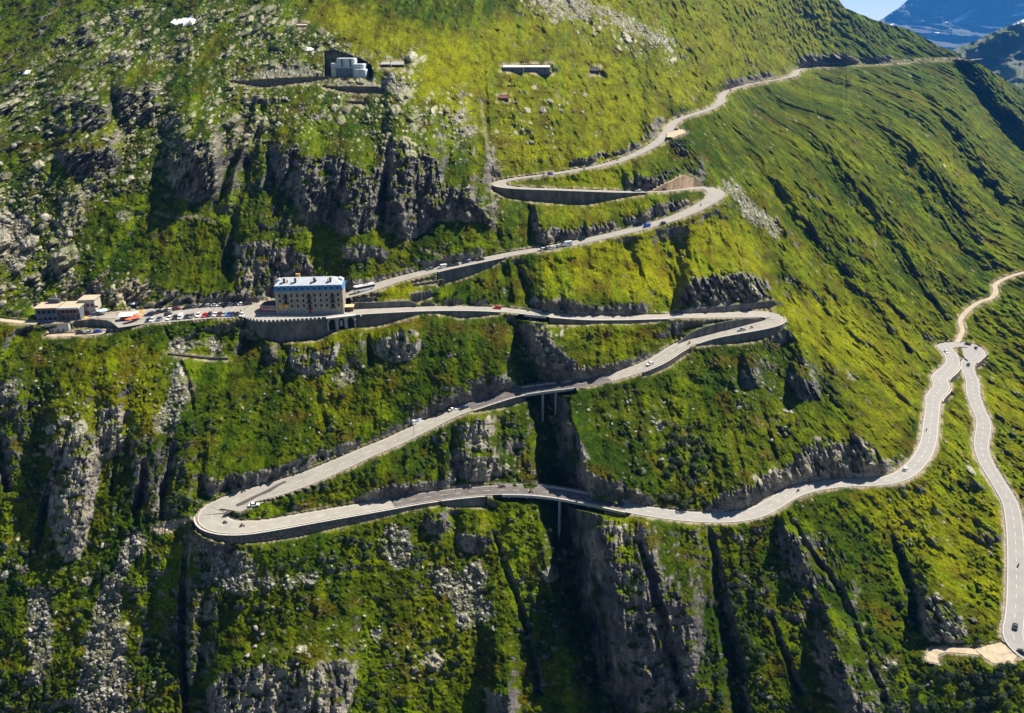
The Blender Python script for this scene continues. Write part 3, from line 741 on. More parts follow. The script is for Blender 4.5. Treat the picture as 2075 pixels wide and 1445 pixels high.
tb5 = np.maximum(tb5, tb6 * 1.3)
scr = tb5 * 1.9 * 0.6 + Sn * (s3 * 4.6 * 0.6 + s1 * 2.6 * 0.6 + s2 * 1.35 * 0.7)
h = (big + rib * soft + rib2 * soft + grass + tuft * (1 - 0.5*T) + shrub_h + rock) * ramp + (boul + scr) * sstep(3, 9, near)
h = h.astype(np.float32)
Dd = np.exp(L + off) + G * ramp * np.clip(1 - 0.0 * U, 0, 1) * np.where(V < 640, np.clip(D0 / 430, 1, 3) ** 1.5, 1) * sstep(2, 16, bnear + 100 * (V > 0)) - h / cosv * 0.95
gd = sstep(2, 9, G * ramp)
Dd = Dd - gd * (2.6 * (ridged(Dd / 9, SL / 30, 3, 345) - 0.45) + 1.4 * fbm(Dd / 3.0, SL / 4, 3, 347) + 1.2 * fbm(X0 / 3.0, SL / 6, 2, 349))
# ground meets the road edges and the wall feet
acc = np.zeros(U.shape); wsum = np.zeros(U.shape)
def val_at(u, v):
    i = np.clip((u - gu[0]) / STEP, 0, len(gu) - 1.001); i0 = i.astype(int)
    j = np.clip((v - sil[i0]) / dV[i0], 0, nv - 1.001); j0 = j.astype(int)
    return j0, i0
sub = ep[::2]
sub = sub[(sub[:, 0] > gu[0]) & (sub[:, 0] < gu[-1])]
vj, vi = val_at(sub[:, 0], sub[:, 1])
dl = np.log(sub[:, 2]) - np.log(Dd[vj, vi])
RADP = 46
for (a, b, c), dlt in zip(sub, dl):
    rr = RADP * 0.5 if b < 240 else RADP
    w = win(a - rr, a + rr, b - rr, b + rr)
    if w is None: continue
    d2 = (U[w] - a)**2 + (V[w] - b)**2
    k = 1.0 / (d2 + 3.0)**2.5
    fo = np.clip(1 - np.sqrt(d2) / rr, 0, 1)**1.3
    k = k * (fo > 0)
    acc[w] += k * dlt * fo; wsum[w] += k
Dd = Dd * np.exp(np.where(wsum > 0, acc / np.maximum(wsum, 1e-30), 0))
bb = (V - CV) / FPX
Din = (ZC - zin) / np.where(SP + bb * CP > 0.004, SP + bb * CP, 0.004)
Dd = np.where(NICHE_M, NICHE_D + (rock * 0.6 + 2.5 * fbm(X0 / 9, SL / 5, 3, 77)), Dd)
for u0_, u1_, va_, vb_, dd_, _ in BLD:
    w = win(u0_, u1_, va_, vb_); Dd[w] = np.where((U[w] > u0_) & (U[w] < u1_) & (V[w] > va_) & (V[w] < vb_), dd_ + 0.8 * (vb_ - V[w]), Dd[w])
Dd = np.where(inside, Din, Dd)
bz_ = np.full(U.shape, 0.0)
for i in np.nonzero(bridge)[0]:                  # nothing pokes through a viaduct's deck
    p = MAIN[i]; pu, pv, pd = pix_of(p[0], p[1], p[2]); rad = (p[3] / 2 + 4) * FPX / pd
    w = win(pu - rad, pu + rad, pv - rad, pv + rad)
    dp = depth_at_z(U[w], V[w], p[2] - 3.0); x, y, _ = world_of(U[w], V[w], dp)
    m = np.hypot(x - p[0], y - p[1]) < p[3] / 2 + 1.5
    bz_[w] = np.where(m, np.maximum(bz_[w], dp), bz_[w])
Dd = np.maximum(Dd, bz_)
Dd = np.where((wallD > 0) & ~inside, np.maximum(Dd, wallD), Dd)
XX, YY, ZZ = world_of(U, V, Dd)
nx, ny, nz = normals(XX, YY, ZZ)
nzs = blur(nz.astype(np.float32), 1)

# ------------------------------------------------------------------ colours of the ground (what each spot is made of)
def C(*c): return np.array(c, np.float32)
def lerp(a, b, t): return a + (b - a) * t[..., None]
n_a = fbm(X0 / 60, SL / 45, 3, 301); n_b = mixn(lambda a, b: fbm(a / 10, b / 46, 3, 303)); n_b = n_b * anis + (1 - anis) * fbm(X0 / 26, SL / 14, 4, 309); n_c = fbm(X0 / 5.0, SL / 5.0, 3, 305); n_d = fbm(X0 / 1.4, SL / 1.4, 2, 307)
Tn = np.clip(T + 0.35 * n_a + 0.42 * n_b + 0.22 * n_c, 0, 1)
deep = C(0.021, 0.042, 0.0006); yel = C(0.140, 0.146, 0.0006); brn = C(0.085, 0.054, 0.004); brt = C(0.096, 0.136, 0.0004)
col = lerp(np.broadcast_to(deep, U.shape + (3,)), yel, sstep(0.0, 1.0, Tn))
col = col * (1 + 0.5 * fbm(X0 / 34, SL / 22, 4, 361) + 0.45 * fbm(X0 / 9, SL / 6, 3, 363))[..., None]
col = lerp(col, brt, 0.75 * sstep(0.05, 0.45, mixn(lambda a, b: fbm(a / 13, b / 70, 3, 311)) + 0.1*n_c))
col = lerp(col, brn * 0.8, 0.62 * sstep(0.08, 0.5, fbm(X0 / 17, SL / 13, 3, 313) + 0.3 * n_d))
col = lerp(col, C(0.018, 0.040, 0.006), 0.8 * SHRUB * sstep(0.02, 0.12, sh1 + sh2) * (0.5 + 0.5 * sr1))
col = col * (1 + 0.55 * n_d + 0.3 * n_c)[..., None]
rk1 = C(0.125, 0.117, 0.112); rk2 = C(0.25, 0.225, 0.185); rk3 = C(0.075, 0.073, 0.075)
rn = fbm(X0 / 8, SL / 14, 3, 321); rn2 = fbm(X0 / 1.6, SL / 5, 3, 323)
rcol = lerp(np.broadcast_to(rk1, U.shape + (3,)), rk2, sstep(-0.1, 0.5, rn + 0.5*rn2))
rcol = lerp(rcol, C(0.33, 0.295, 0.24), 0.6 * PALE)
rcol = lerp(rcol, C(0.46, 0.37, 0.25), 0.75 * sstep(345, 300, U) * sstep(180, 210, U) * sstep(545, 570, V) * sstep(640, 625, V))
rcol = lerp(rcol, rk3, sstep(0.0, 0.45, -rn + 0.6 * rn2))
rcol = lerp(rcol, C(0.19, 0.20, 0.05), 0.45 * sstep(0.0, 0.5, fbm(X0 / 4, SL / 4, 2, 325)) * (nzs > 0.3))
R = np.where(NICHE_M, 1.0, R).astype(np.float32)
rockm = np.maximum(sstep(0.25, 0.5, R + 0.45 * rn2 * (R > 0.02) + 0.25 * (0.62 - nzs)) * sstep(0.74, 0.55, nzs + 0.3 * n_c), sstep(0.36, 0.18, nzs + 0.12 * n_c) * 0.9 * sstep(0.5, 4, near) * (1 - 0.85 * sstep(600, 850, D0)))
rockm = rockm * (1 - 0.9 * sstep(0.02, 0.22, fbm(X0 / 8 + 3, SL / 4.5, 4, 351) + 0.25 * (nzs - 0.35)) * sstep(0.12, 0.4, nzs))
bm = sstep(0.01, 0.07, np.maximum(np.maximum(tb1, tb2), np.maximum(np.maximum(tb3, tb4), tb5))) * sstep(2, 6, near)
bid = np.where(tb1 > 0, q1, np.where(tb2 > 0, q2, np.where(tb3 > 0, q3, q4)))
light = lerp(np.broadcast_to(C(0.19, 0.18, 0.125), U.shape + (3,)), C(0.37, 0.345, 0.255), bid)
light = light * (0.6 + 0.45 * bid + 0.35 * n_d)[..., None]
light = lerp(light, C(0.22, 0.24, 0.08), 0.5 * sstep(0.0, 0.4, n_c + 0.2) * (U < 1000) * (V < 560))
mossy = sstep(0.05, 0.4, fbm(X0 / 6, SL / 6, 2, 331)) * (tb1 > 0)
col = lerp(col, rcol, np.clip(rockm, 0, 1))
col = lerp(col, light, bm * (1 - 0.6 * mossy))
scol = lerp(np.broadcast_to(C(0.21, 0.195, 0.175), U.shape + (3,)), C(0.52, 0.48, 0.42), np.clip(r1 * 0.6 + r2 * 0.5 + 0.3 * n_d, 0, 1))
scol = lerp(col * 0.8 + C(0.03, 0.025, 0.018), scol, 0.25 + 0.75 * sstep(0.01, 0.10, s1 + s2 + s3))
col = lerp(col, scol, Sn * sstep(2, 5, near))
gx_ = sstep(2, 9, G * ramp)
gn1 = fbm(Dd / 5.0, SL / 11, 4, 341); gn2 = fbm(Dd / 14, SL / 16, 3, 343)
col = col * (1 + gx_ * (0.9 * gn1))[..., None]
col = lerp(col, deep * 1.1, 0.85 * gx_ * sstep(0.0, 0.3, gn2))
dcol = C(0.36, 0.29, 0.20) * (0.9 + 0.3 * n_d + 0.2 * n_c)[..., None]
vergem = (sstep(7.0, 1.5, near) * sstep(-0.15, 0.35, n_c + 0.15)) * 0.75 * (wallD == 0)
col = lerp(col, dcol, np.clip(np.maximum(E, vergem), 0, 1))
col = np.where((inside & ~(E > 0.5))[..., None], C(0.33, 0.28, 0.21) * (0.9 + 0.25*n_d)[..., None], col)
col = np.clip(col, 0.0008, 0.8)
print("ground arrays ready")

# rows behind the skyline: the far side of the hill falls away out of sight
K = 14
bx = [XX[0]]; by = [YY[0]]; bz = [ZZ[0]]
rows_x = []; rows_y = []; rows_z = []
for k in range(K, 0, -1):
    dy = 12 * k + 5 * k * k * 0.6
    rows_x.append(XX[0] + 0.05 * dy); rows_y.append(YY[0] + dy); rows_z.append(ZZ[0] - 0.35 * dy - 0.0009 * dy * dy)
PX = np.concatenate([np.array(rows_x), XX]); PY = np.concatenate([np.array(rows_y), YY]); PZ = np.concatenate([np.array(rows_z), ZZ])
PC = np.concatenate([np.repeat(col[:1], K, 0), col]); PR = np.concatenate([np.repeat(rockm[:1], K, 0), np.clip(rockm + bm + Sn, 0, 1)])
def grid_mesh(name, X, Y, Z, colr=None, rockv=None):
    r, c = X.shape
    me = bpy.data.meshes.new(name)
    co_ = np.stack([X, Y, Z], -1).reshape(-1).astype(np.float32)
    idx = np.arange(r * c).reshape(r, c)
    a = idx[:-1, :-1].ravel(); b = idx[1:, :-1].ravel(); c_ = idx[1:, 1:].ravel(); d = idx[:-1, 1:].ravel()
    quads = np.stack([a, b, c_, d], 1).astype(np.int32)
    me.vertices.add(r * c); me.vertices.foreach_set("co", co_)
    nq = len(quads)
    me.loops.add(nq * 4); me.loops.foreach_set("vertex_index", quads.ravel())
    me.polygons.add(nq); me.polygons.foreach_set("loop_start", np.arange(0, nq * 4, 4, dtype=np.int32))
    me.update(calc_edges=True)
    me.polygons.foreach_set("use_smooth", np.zeros(nq, bool))
    if colr is not None:
        at = me.color_attributes.new("Col", 'FLOAT_COLOR', 'POINT')
        buf = np.ones((r * c, 4), np.float32); buf[:, :3] = colr.reshape(-1, 3)
        at.data.foreach_set("color", buf.ravel())
    if rockv is not None:
        a2 = me.attributes.new("stone", 'FLOAT', 'POINT'); a2.data.foreach_set("value", rockv.astype(np.float32).ravel())
    return me
# ------------------------------------------------------------------ materials
def new_mat(name):
    m = bpy.data.materials.new(name); m.use_nodes = True
    nt = m.node_tree
    return m, nt, nt.nodes["Principled BSDF"]
def ground_mat():
    m, nt, b = new_mat("alpine_ground")
    N = nt.nodes.new; Lk = nt.links.new
    at = N("ShaderNodeAttribute"); at.attribute_name = "Col"
    st = N("ShaderNodeAttribute"); st.attribute_name = "stone"
    tc = N("ShaderNodeTexCoord")
    n1 = N("ShaderNodeTexNoise"); n1.inputs["Scale"].default_value = 1.3; n1.inputs["Detail"].default_value = 6; n1.inputs["Roughness"].default_value = 0.7
    Lk(tc.outputs["Object"], n1.inputs["Vector"])
    n2 = N("ShaderNodeTexNoise"); n2.inputs["Scale"].default_value = 0.35; n2.inputs["Detail"].default_value = 5
    Lk(tc.outputs["Object"], n2.inputs["Vector"])
    mr = N("ShaderNodeMapRange"); mr.inputs[1].default_value = 0.3; mr.inputs[2].default_value = 0.7; mr.inputs[3].default_value = 0.30; mr.inputs[4].default_value = 1.75
    Lk(n1.outputs[0], mr.inputs[0])
    mr2 = N("ShaderNodeMapRange"); mr2.inputs[1].default_value = 0.3; mr2.inputs[2].default_value = 0.7; mr2.inputs[3].default_value = 0.75; mr2.inputs[4].default_value = 1.25
    Lk(n2.outputs[0], mr2.inputs[0])
    mu = N("ShaderNodeMath"); mu.operation = 'MULTIPLY'; Lk(mr.outputs[0], mu.inputs[0]); Lk(mr2.outputs[0], mu.inputs[1])
    vm = N("ShaderNodeVectorMath"); vm.operation = 'SCALE'
    Lk(at.outputs["Color"], vm.inputs[0]); Lk(mu.outputs[0], vm.inputs["Scale"])
    Lk(vm.outputs[0], b.inputs["Base Color"])
    b.inputs["Roughness"].default_value = 0.9
    b.inputs["Specular IOR Level"].default_value = 0.03
    bp = N("ShaderNodeBump"); bp.inputs["Strength"].default_value = 0.9; bp.inputs["Distance"].default_value = 0.6
    Lk(n1.outputs[0], bp.inputs["Height"]); Lk(bp.outputs[0], b.inputs["Normal"])
    return m
GROUND = ground_mat()
COLL = scene.collection
def link(o, parent=None):
    COLL.objects.link(o)
    if parent is not None: o.parent = parent
    return o
def tag(o, label=None, cat=None, group=None, kind=None):
    if label: o["label"] = label
    if cat: o["category"] = cat
    if group: o["group"] = group
    if kind: o["kind"] = kind
    return o
me = grid_mesh("mountainside", PX, PY, PZ, PC, PR)
me.materials.append(GROUND)
hill = link(bpy.data.objects.new("mountainside", me))
tag(hill, "green alpine mountainside with rock bands, gullies and scree below the pass road", None, None, "structure")
# ------------------------------------------------------------------ simple material maker
_mats = {}
def mat(name, color, rough=0.6, noise=0.0, scale=1.0, metal=0.0, spec=0.4, col2=None, bump=0.0, stretch=None):
    if name in _mats: return _mats[name]
    m, nt, b = new_mat(name)
    N = nt.nodes.new; Lk = nt.links.new
    b.inputs["Roughness"].default_value = rough; b.inputs["Metallic"].default_value = metal
    b.inputs["Specular IOR Level"].default_value = spec
    b.inputs["Base Color"].default_value = (*color, 1)
    if noise > 0 or col2:
        tc = N("ShaderNodeTexCoord"); mp = N("ShaderNodeMapping")
        Lk(tc.outputs["Object"], mp.inputs[0])
        if stretch: mp.inputs["Scale"].default_value = stretch
        n = N("ShaderNodeTexNoise"); n.inputs["Scale"].default_value = scale; n.inputs["Detail"].default_value = 6; n.inputs["Roughness"].default_value = 0.65
        Lk(mp.outputs[0], n.inputs["Vector"])
        r = N("ShaderNodeMapRange"); r.inputs[1].default_value = 0.32; r.inputs[2].default_value = 0.68
        Lk(n.outputs[0], r.inputs[0])
        mx = N("ShaderNodeMix"); mx.data_type = 'RGBA'
        c2 = col2 if col2 else tuple(max(0, c * (1 - noise)) for c in color)
        c1 = color if col2 else tuple(min(1, c * (1 + noise)) for c in color)
        mx.inputs["A"].default_value = (*c1, 1); mx.inputs["B"].default_value = (*c2, 1)
        Lk(r.outputs[0], mx.inputs["Factor"]); Lk(mx.outputs["Result"], b.inputs["Base Color"])
        if bump > 0:
            bp = N("ShaderNodeBump"); bp.inputs["Strength"].default_value = bump; bp.inputs["Distance"].default_value = 0.3
            Lk(n.outputs[0], bp.inputs["Height"]); Lk(bp.outputs[0], b.inputs["Normal"])
    _mats[name] = m
    return m
ASPH = mat("asphalt_light", (0.30, 0.275, 0.236), 0.9, 0.12, 0.22, spec=0.2)
ASPH_L = mat("asphalt_pale_valley", (0.295, 0.278, 0.256), 0.9, 0.09, 0.22, spec=0.2)
ASPH_D = mat("asphalt_fresh_dark", (0.12, 0.105, 0.098), 0.9, 0.2, 0.25, spec=0.2)
PAINT = mat("road_marking_paint", (0.68, 0.65, 0.58), 0.8)
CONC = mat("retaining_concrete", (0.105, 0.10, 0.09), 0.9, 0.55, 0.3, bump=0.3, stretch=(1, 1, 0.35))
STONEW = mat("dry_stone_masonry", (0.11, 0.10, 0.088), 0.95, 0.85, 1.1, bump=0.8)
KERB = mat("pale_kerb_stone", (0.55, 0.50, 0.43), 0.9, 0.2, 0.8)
GRAV = mat("pale_gravel", (0.42, 0.34, 0.23), 0.95, 0.22, 0.5, bump=0.3)

def mesh_obj(name, verts, faces, m, parent=None, smooth=False):
    me = bpy.data.meshes.new(name)
    me.from_pydata([tuple(v) for v in verts], [], faces)
    me.materials.append(m)
    if smooth: me.polygons.foreach_set("use_smooth", [True] * len(me.polygons))
    me.update()
    return link(bpy.data.objects.new(name, me), parent)
def ribbon(R, lo, hi, dz, thick=0.0):
    """a strip between lateral offsets lo..hi (left positive; scalar or arrays)"""
    a = offset_line(R, lo); b = offset_line(R, hi)
    n = len(R); v = []; f = []
    for i in range(n):
        v.append((a[i][0], a[i][1], a[i][2] + dz)); v.append((b[i][0], b[i][1], b[i][2] + dz))
    for i in range(n - 1):
        f.append((2*i, 2*i+2, 2*i+3, 2*i+1))
    if thick > 0:
        o = 2 * n
        for i in range(n):
            v.append((a[i][0], a[i][1], a[i][2] + dz - thick)); v.append((b[i][0], b[i][1], b[i][2] + dz - thick))
        for i in range(n - 1):
            f.append((o+2*i+1, o+2*i+3, o+2*i+2, o+2*i)); f.append((2*i, o+2*i, o+2*i+2, 2*i+2)); f.append((2*i+3, o+2*i+3, o+2*i+1, 2*i+1))
        f.append((0, 1, o+1, o)); f.append((2*n-2, o+2*n-2, o+2*n-1, 2*n-1))
    return v, f
def cat_vf(lst):
    V_ = []; F_ = []
    for v, f in lst:
        o = len(V_); V_ += list(v); F_ += [tuple(i + o for i in q) for q in f]
    return V_, F_
hwA = MAIN[:, 3] / 2
iDa = main_idx(975, 995) ; iDa = main_idx(795, 1020); iDb = main_idx(1262, 1027)
iMa = main_idx(1232, 766); iMb = main_idx(950, 826)
i0e = main_idx(1560, 1024)
segs = [(0, iMa, ASPH), (iMa, iMb, ASPH_D), (iMb, iDa, ASPH), (iDa, iDb, ASPH_D), (iDb, len(MAIN) - 1, ASPH_L)]
road_me_parts = []
V_ = []; F_ = []; MI = []
for a, b, m in segs:
    seg = MAIN[a:b+1]
    v, f = ribbon(seg, -seg[:, 3]/2, seg[:, 3]/2, 0.0)
    o = len(V_); V_ += v; F_ += [tuple(i + o for i in q) for q in f]
    MI += [{'asphalt_light': 0, 'asphalt_fresh_dark': 1, 'asphalt_pale_valley': 2}[m.name]] * len(f)
road = mesh_obj("road", V_, F_, ASPH)
road.data.materials.append(ASPH_D); road.data.materials.append(ASPH_L)
road.data.polygons.foreach_set("material_index", MI)
tag(road, "winding asphalt pass road climbing the mountainside in hairpins", None, None, "structure")
# edge lines and broken centre line as sheets just above the asphalt
iHot = main_idx(1010, 627)
lines = []
seg = MAIN[iHot:]
cum = np.concatenate([[0], np.cumsum(np.linalg.norm(np.diff(seg[:, :2], axis=0), axis=1))])
Tt, Nn = road_sides(seg)
def at_s(s):
    return [np.interp(s, cum, seg[:, k]) for k in range(4)] + [np.interp(s, cum, Tt[:, 0]), np.interp(s, cum, Tt[:, 1])]
s = 0.0
CENT = []
off_c = lambda w: (w - 7.5) * 0.0
while s < cum[-1] - 4:
    x1, y1, z1, w1, tx1, ty1 = at_s(s); x2, y2, z2, w2, tx2, ty2 = at_s(s + 3.0)
    hw_ = 0.07
    v = [(x1 - ty1*hw_, y1 + tx1*hw_, z1 + 0.012), (x1 + ty1*hw_, y1 - tx1*hw_, z1 + 0.012), (x2 + ty2*hw_, y2 - tx2*hw_, z2 + 0.012), (x2 - ty2*hw_, y2 + tx2*hw_, z2 + 0.012)]
    CENT.append((v, [(0, 1, 2, 3)]))
    s += 6.8
for sg in (1, -1):
    w_ = seg[:, 3] / 2 - 0.45
    lo = sg * w_ - 0.07; hi = sg * w_ + 0.07
    CENT.append(ribbon(seg, lo, hi, 0.012))
v, f = cat_vf(CENT)
mk = mesh_obj("road_markings", v, f, PAINT)
tag(mk, "white edge lines and broken centre line painted on the pass road", None, None, "structure")
for R_, nm, lab, m in ((TRACK, "track", "narrow pale gravel track climbing away from the hairpin at right", GRAV), (WEST, "road_west", "asphalt lane from the parking terrace to the left building", ASPH),
                    (WEST2, "gravel_lane", "gravel lane below the left building", GRAV), (PATHW, "footpath", "pale footpath leaving the left building", GRAV), (GRAVEL, "gravel_turnout", "pale gravel track and turnout beside the lowest bend", GRAV)):
    v, f = ribbon(R_, -R_[:, 3]/2, R_[:, 3]/2, -0.02 if nm != "track" else 0.0)
    o = mesh_obj(nm if nm != "road_west" else "lane", v, f, m)
    tag(o, lab, None, None, "structure")
# flat aprons
def flat_poly(name, poly, z, m, lab, dz=-0.06):
    vs_ = []; rj = random.Random(5); pp = []
    for k_ in range(len(poly)):
        a, b = poly[k_], poly[(k_ + 1) % len(poly)]; n_ = max(1, int(math.hypot(b[0]-a[0], b[1]-a[1]) / 4)) if m is GRAV else 1
        for q_ in range(n_): pp.append((a[0] + (b[0]-a[0])*q_/n_ + (rj.uniform(-1.3, 1.3) if n_ > 1 else 0), a[1] + (b[1]-a[1])*q_/n_ + (rj.uniform(-.8, .8) if n_ > 1 else 0)))
    poly = pp
    for u, v in poly:
        d = float(depth_at_z(u, v, z + dz)); x, y, _ = world_of(u, v, d); vs_.append((x, y, z + dz))
    o = mesh_obj(name, vs_, [tuple(range(len(vs_)))], m)
    return tag(o, lab, None, None, "structure")
LOTP = [(300,625),(359,622),(430,615),(526,612),(548,610),(560,625),(530,640),(494,643),(432,645),(351,652),(300,655),(262,661),(240,664),(225,652),(240,642)]
flat_poly("parking_terrace", LOTP, 0, ASPH, "asphalt parking terrace beside the hotel")
flat_poly("parking_bay", PADS[4][0], -51.7, ASPH, "wide asphalt lay-by inside the lower left hairpin", -0.05)
flat_poly("gravel_bay", [(1978,1317),(2000,1308),(2045,1298),(2068,1322),(2050,1344),(2012,1343),(1992,1330)], -101.2, GRAV, "pale gravel turnout beside the lowest bend", 0.02)
flat_poly("hairpin_bay", [(1948,703),(1975,706),(1962,730),(1955,726)], -82.8, ASPH_L, "asphalt bay inside the upper right hairpin", 0.02)
flat_poly("gravel_layby", [(1352,262),(1382,262),(1392,268),(1365,278),(1350,277)], 53, GRAV, "small gravel lay-by on the upper road", -0.04)

# ------------------------------------------------------------------ walls built under the road
WLAB = {'upper': ("long grey concrete retaining wall under the topmost hairpin", "retaining wall", CONC), 'upper car': ("grey concrete wall under the row of parked cars above the hotel", "retaining wall", CONC),
 'hotel terrace': ("tall grey masonry terrace wall carrying the road in front of the hotel", "retaining wall", CONC), 'mid': ("low concrete wall under the road right of the upper viaduct", "retaining wall", CONC),
 'right hairpin': ("curved concrete wall under the outside of the right hairpin", "retaining wall", CONC), 'stone': ("rough stone wall below the road under the right hairpin", "retaining wall", STONEW),
 'viaduct approach': ("pale concrete wall leading to the middle viaduct", "retaining wall", CONC), 'lower hairpin': ("dark stone wall around the outside of the lower left hairpin", "retaining wall", STONEW),
 'conc': ("smooth concrete wall at the left end of the long lower viaduct", "retaining wall", CONC), 'se1': ("short stone wall at the upper kink of the road near the right hairpin loop", "retaining wall", STONEW),
 'se2': ("short stone wall at the lower kink of the road near the right hairpin loop", "retaining wall", STONEW), 'se3': ("dark stone wall under the outside of the right hairpin loop", "retaining wall", STONEW)}
def wall_mesh(name, line, m, thick=0.7, parent=None, top=0.0, inward=None):
    n = len(line); P = np.array(line)
    T_ = np.gradient(P[:, :2], axis=0); T_ /= np.maximum(np.linalg.norm(T_, axis=1, keepdims=True), 1e-6)
    N_ = np.stack([-T_[:, 1], T_[:, 0]], 1)
    # inner side is the one farther from the camera
    s_ = np.sign((N_ * P[:, :2]).sum(1).mean()) or 1
    if inward is not None: s_ = inward
    v = []; f = []
    for i in range(n):
        x, y, z, ft = P[i]; ix = x + N_[i, 0]*s_*thick; iy = y + N_[i, 1]*s_*thick
        v += [(x, y, z + top), (x, y, ft - 1.5), (ix, iy, z + top), (ix, iy, ft - 1.5)]
    for i in range(n - 1):
        a = 4*i; b = 4*(i+1)
        f += [(a, a+1, b+1, b), (a+2, b+2, b+3, a+3), (a, b, b+2, a+2), (a+1, a+3, b+3, b+1)]
    f += [(0, 2, 3, 1), (4*n-4, 4*n-3, 4*n-1, 4*n-2)]
    return mesh_obj(name, v, f, m, parent)
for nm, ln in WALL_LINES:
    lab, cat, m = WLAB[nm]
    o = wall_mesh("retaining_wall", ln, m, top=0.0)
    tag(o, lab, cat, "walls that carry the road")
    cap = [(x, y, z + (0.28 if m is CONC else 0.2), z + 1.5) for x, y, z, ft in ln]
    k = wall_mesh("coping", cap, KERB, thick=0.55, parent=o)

TANW = mat("warm_tan_concrete", (0.52, 0.36, 0.22), 0.9, 0.25, 0.35, bump=0.2)
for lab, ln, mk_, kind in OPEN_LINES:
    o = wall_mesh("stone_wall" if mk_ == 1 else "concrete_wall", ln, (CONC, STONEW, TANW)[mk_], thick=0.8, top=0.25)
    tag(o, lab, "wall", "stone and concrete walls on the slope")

sp = [(452,1043),(462,1031),(480,1021),(506,1009),(540,993),(566,979),(577,974),(581,977),(566,984),(548,996),(520,1008),(500,1019),(478,1028),(464,1040)]
sv = []
for u, v in sp:
    k = int(np.argmin((MU - u)**2 + (MV - v)**2)); z = float(MAIN[k, 2]) + 0.015; d = float(depth_at_z(u, v, z)); x, y, _ = world_of(u, v, d); sv.append((x, y, z))
o = mesh_obj("road_stain", sv, [tuple(range(len(sv)))], mat("wet_asphalt", (0.085, 0.075, 0.062), 0.6, 0.25, 0.5)); tag(o, "dark wet streak running across the road above the lower left hairpin", None, None, "structure")
# ------------------------------------------------------------------ small mesh builder
class MB:
    def __init__(s): s.v = []; s.f = []
    def add(s, v, f):
        o = len(s.v); s.v += [tuple(p) for p in v]; s.f += [tuple(i + o for i in q) for q in f]; return s
    def box(s, x0, x1, y0, y1, z0, z1, tx=0, ty=0):
        v = [(x0,y0,z0),(x1,y0,z0),(x1,y1,z0),(x0,y1,z0),(x0+tx,y0+ty,z1),(x1-tx,y0+ty,z1),(x1-tx,y1-ty,z1),(x0+tx,y1-ty,z1)]
        return s.add(v, [(3,2,1,0),(4,5,6,7),(0,1,5,4),(1,2,6,5),(2,3,7,6),(3,0,4,7)])
    def cyl(s, p, q, r, n=8, r2=None):
        p = Vector(p); q = Vector(q); r2 = r if r2 is None else r2
        d = (q - p).normalized(); a = d.orthogonal().normalized(); b = d.cross(a)
        v = []
        for i in range(n):
            t = 2 * math.pi * i / n; e = a * math.cos(t) + b * math.sin(t)
            v.append(p + e * r); v.append(q + e * r2)
        f = [(2*i, 2*((i+1) % n), 2*((i+1) % n)+1, 2*i+1) for i in range(n)]
        f.append(tuple(2*i for i in range(n))[::-1]); f.append(tuple(2*i+1 for i in range(n)))
        return s.add(v, f)
    def prism(s, prof, y0, y1):
        """profile in x,z extruded along y"""
        n = len(prof)
        v = [(x, y0, z) for x, z in prof] + [(x, y1, z) for x, z in prof]
        f = [tuple(range(n))[::-1], tuple(range(n, 2*n))] + [(i, (i+1) % n, n + (i+1) % n, n + i) for i in range(n)]
        return s.add(v, f)
    def mesh(s, name, m, smooth=False):
        me = bpy.data.meshes.new(name); me.from_pydata(s.v, [], s.f); me.materials.append(m)
        bm = bmesh.new(); bm.from_mesh(me); bmesh.ops.recalc_face_normals(bm, faces=bm.faces); bm.to_mesh(me); bm.free()
        if smooth: me.polygons.foreach_set("use_smooth", [True] * len(me.polygons))
        me.update(); return me
    def build(s, name, m, parent=None, smooth=False):
        return link(bpy.data.objects.new(name, s.mesh(name, m, smooth)), parent)
def empty(name, loc, rz=0.0):
    o = bpy.data.objects.new(name, None); COLL.objects.link(o)
    o.location = loc; o.rotation_euler = (0, 0, rz); o.empty_display_size = 0.5
    return o
def at_z(u, v, z):
    d = float(depth_at_z(u, v, z)); x, y, _ = world_of(u, v, d); return Vector((x, y, z))
def on_ground(u, v):
    i = int(np.clip(round((u - gu[0]) / STEP), 0, len(gu) - 1)); j = int(np.clip(round((v - sil[i]) / dV[i]), 0, nv - 1))
    return Vector((XX[j, i], YY[j, i], ZZ[j, i]))
def on_road(u, v, R_=None):
    R_ = MAIN if R_ is None else R_
    ru, rv, _ = pix_of(R_[:, 0], R_[:, 1], R_[:, 2])
    k = int(np.argmin((ru-u)**2 + (rv-v)**2)); k = min(max(k, 1), len(R_) - 2)
    t = R_[k+1] - R_[k-1]
    return at_z(u, v, float(R_[k, 2]) + 0.01), math.atan2(t[1], t[0])
STUC = mat("weathered_stucco", (0.30, 0.255, 0.19), 0.9, 0.40, 0.5, bump=0.2)
STUC2 = mat("pale_quoin_stone", (0.44, 0.39, 0.30), 0.9, 0.2, 0.8)
METR = mat("pale_grey_sheet_metal", (0.44, 0.47, 0.50), 0.5, 0.14, 0.4)
MANS = mat("blue_mansard_metal", (0.06, 0.19, 0.36), 0.5, 0.15, 0.6)
GLASS = mat("dark_window_glass", (0.02, 0.022, 0.03), 0.12, spec=0.6)
FRAME = mat("window_frame_paint", (0.45, 0.42, 0.36), 0.7)
YELS = mat("yellow_shutter_paint", (0.75, 0.40, 0.02), 0.7)
REDP = mat("dark_red_paint", (0.33, 0.025, 0.02), 0.6)
IRON = mat("dark_iron", (0.03, 0.035, 0.04), 0.6)
TANR = mat("tan_roof_felt", (0.44, 0.36, 0.26), 0.9, 0.12, 0.6)
DARKR = mat("dark_roof_felt", (0.07, 0.07, 0.08), 0.9, 0.2, 0.6)
BRICK = mat("brown_chimney", (0.16, 0.085, 0.055), 0.9, 0.3, 1.5)
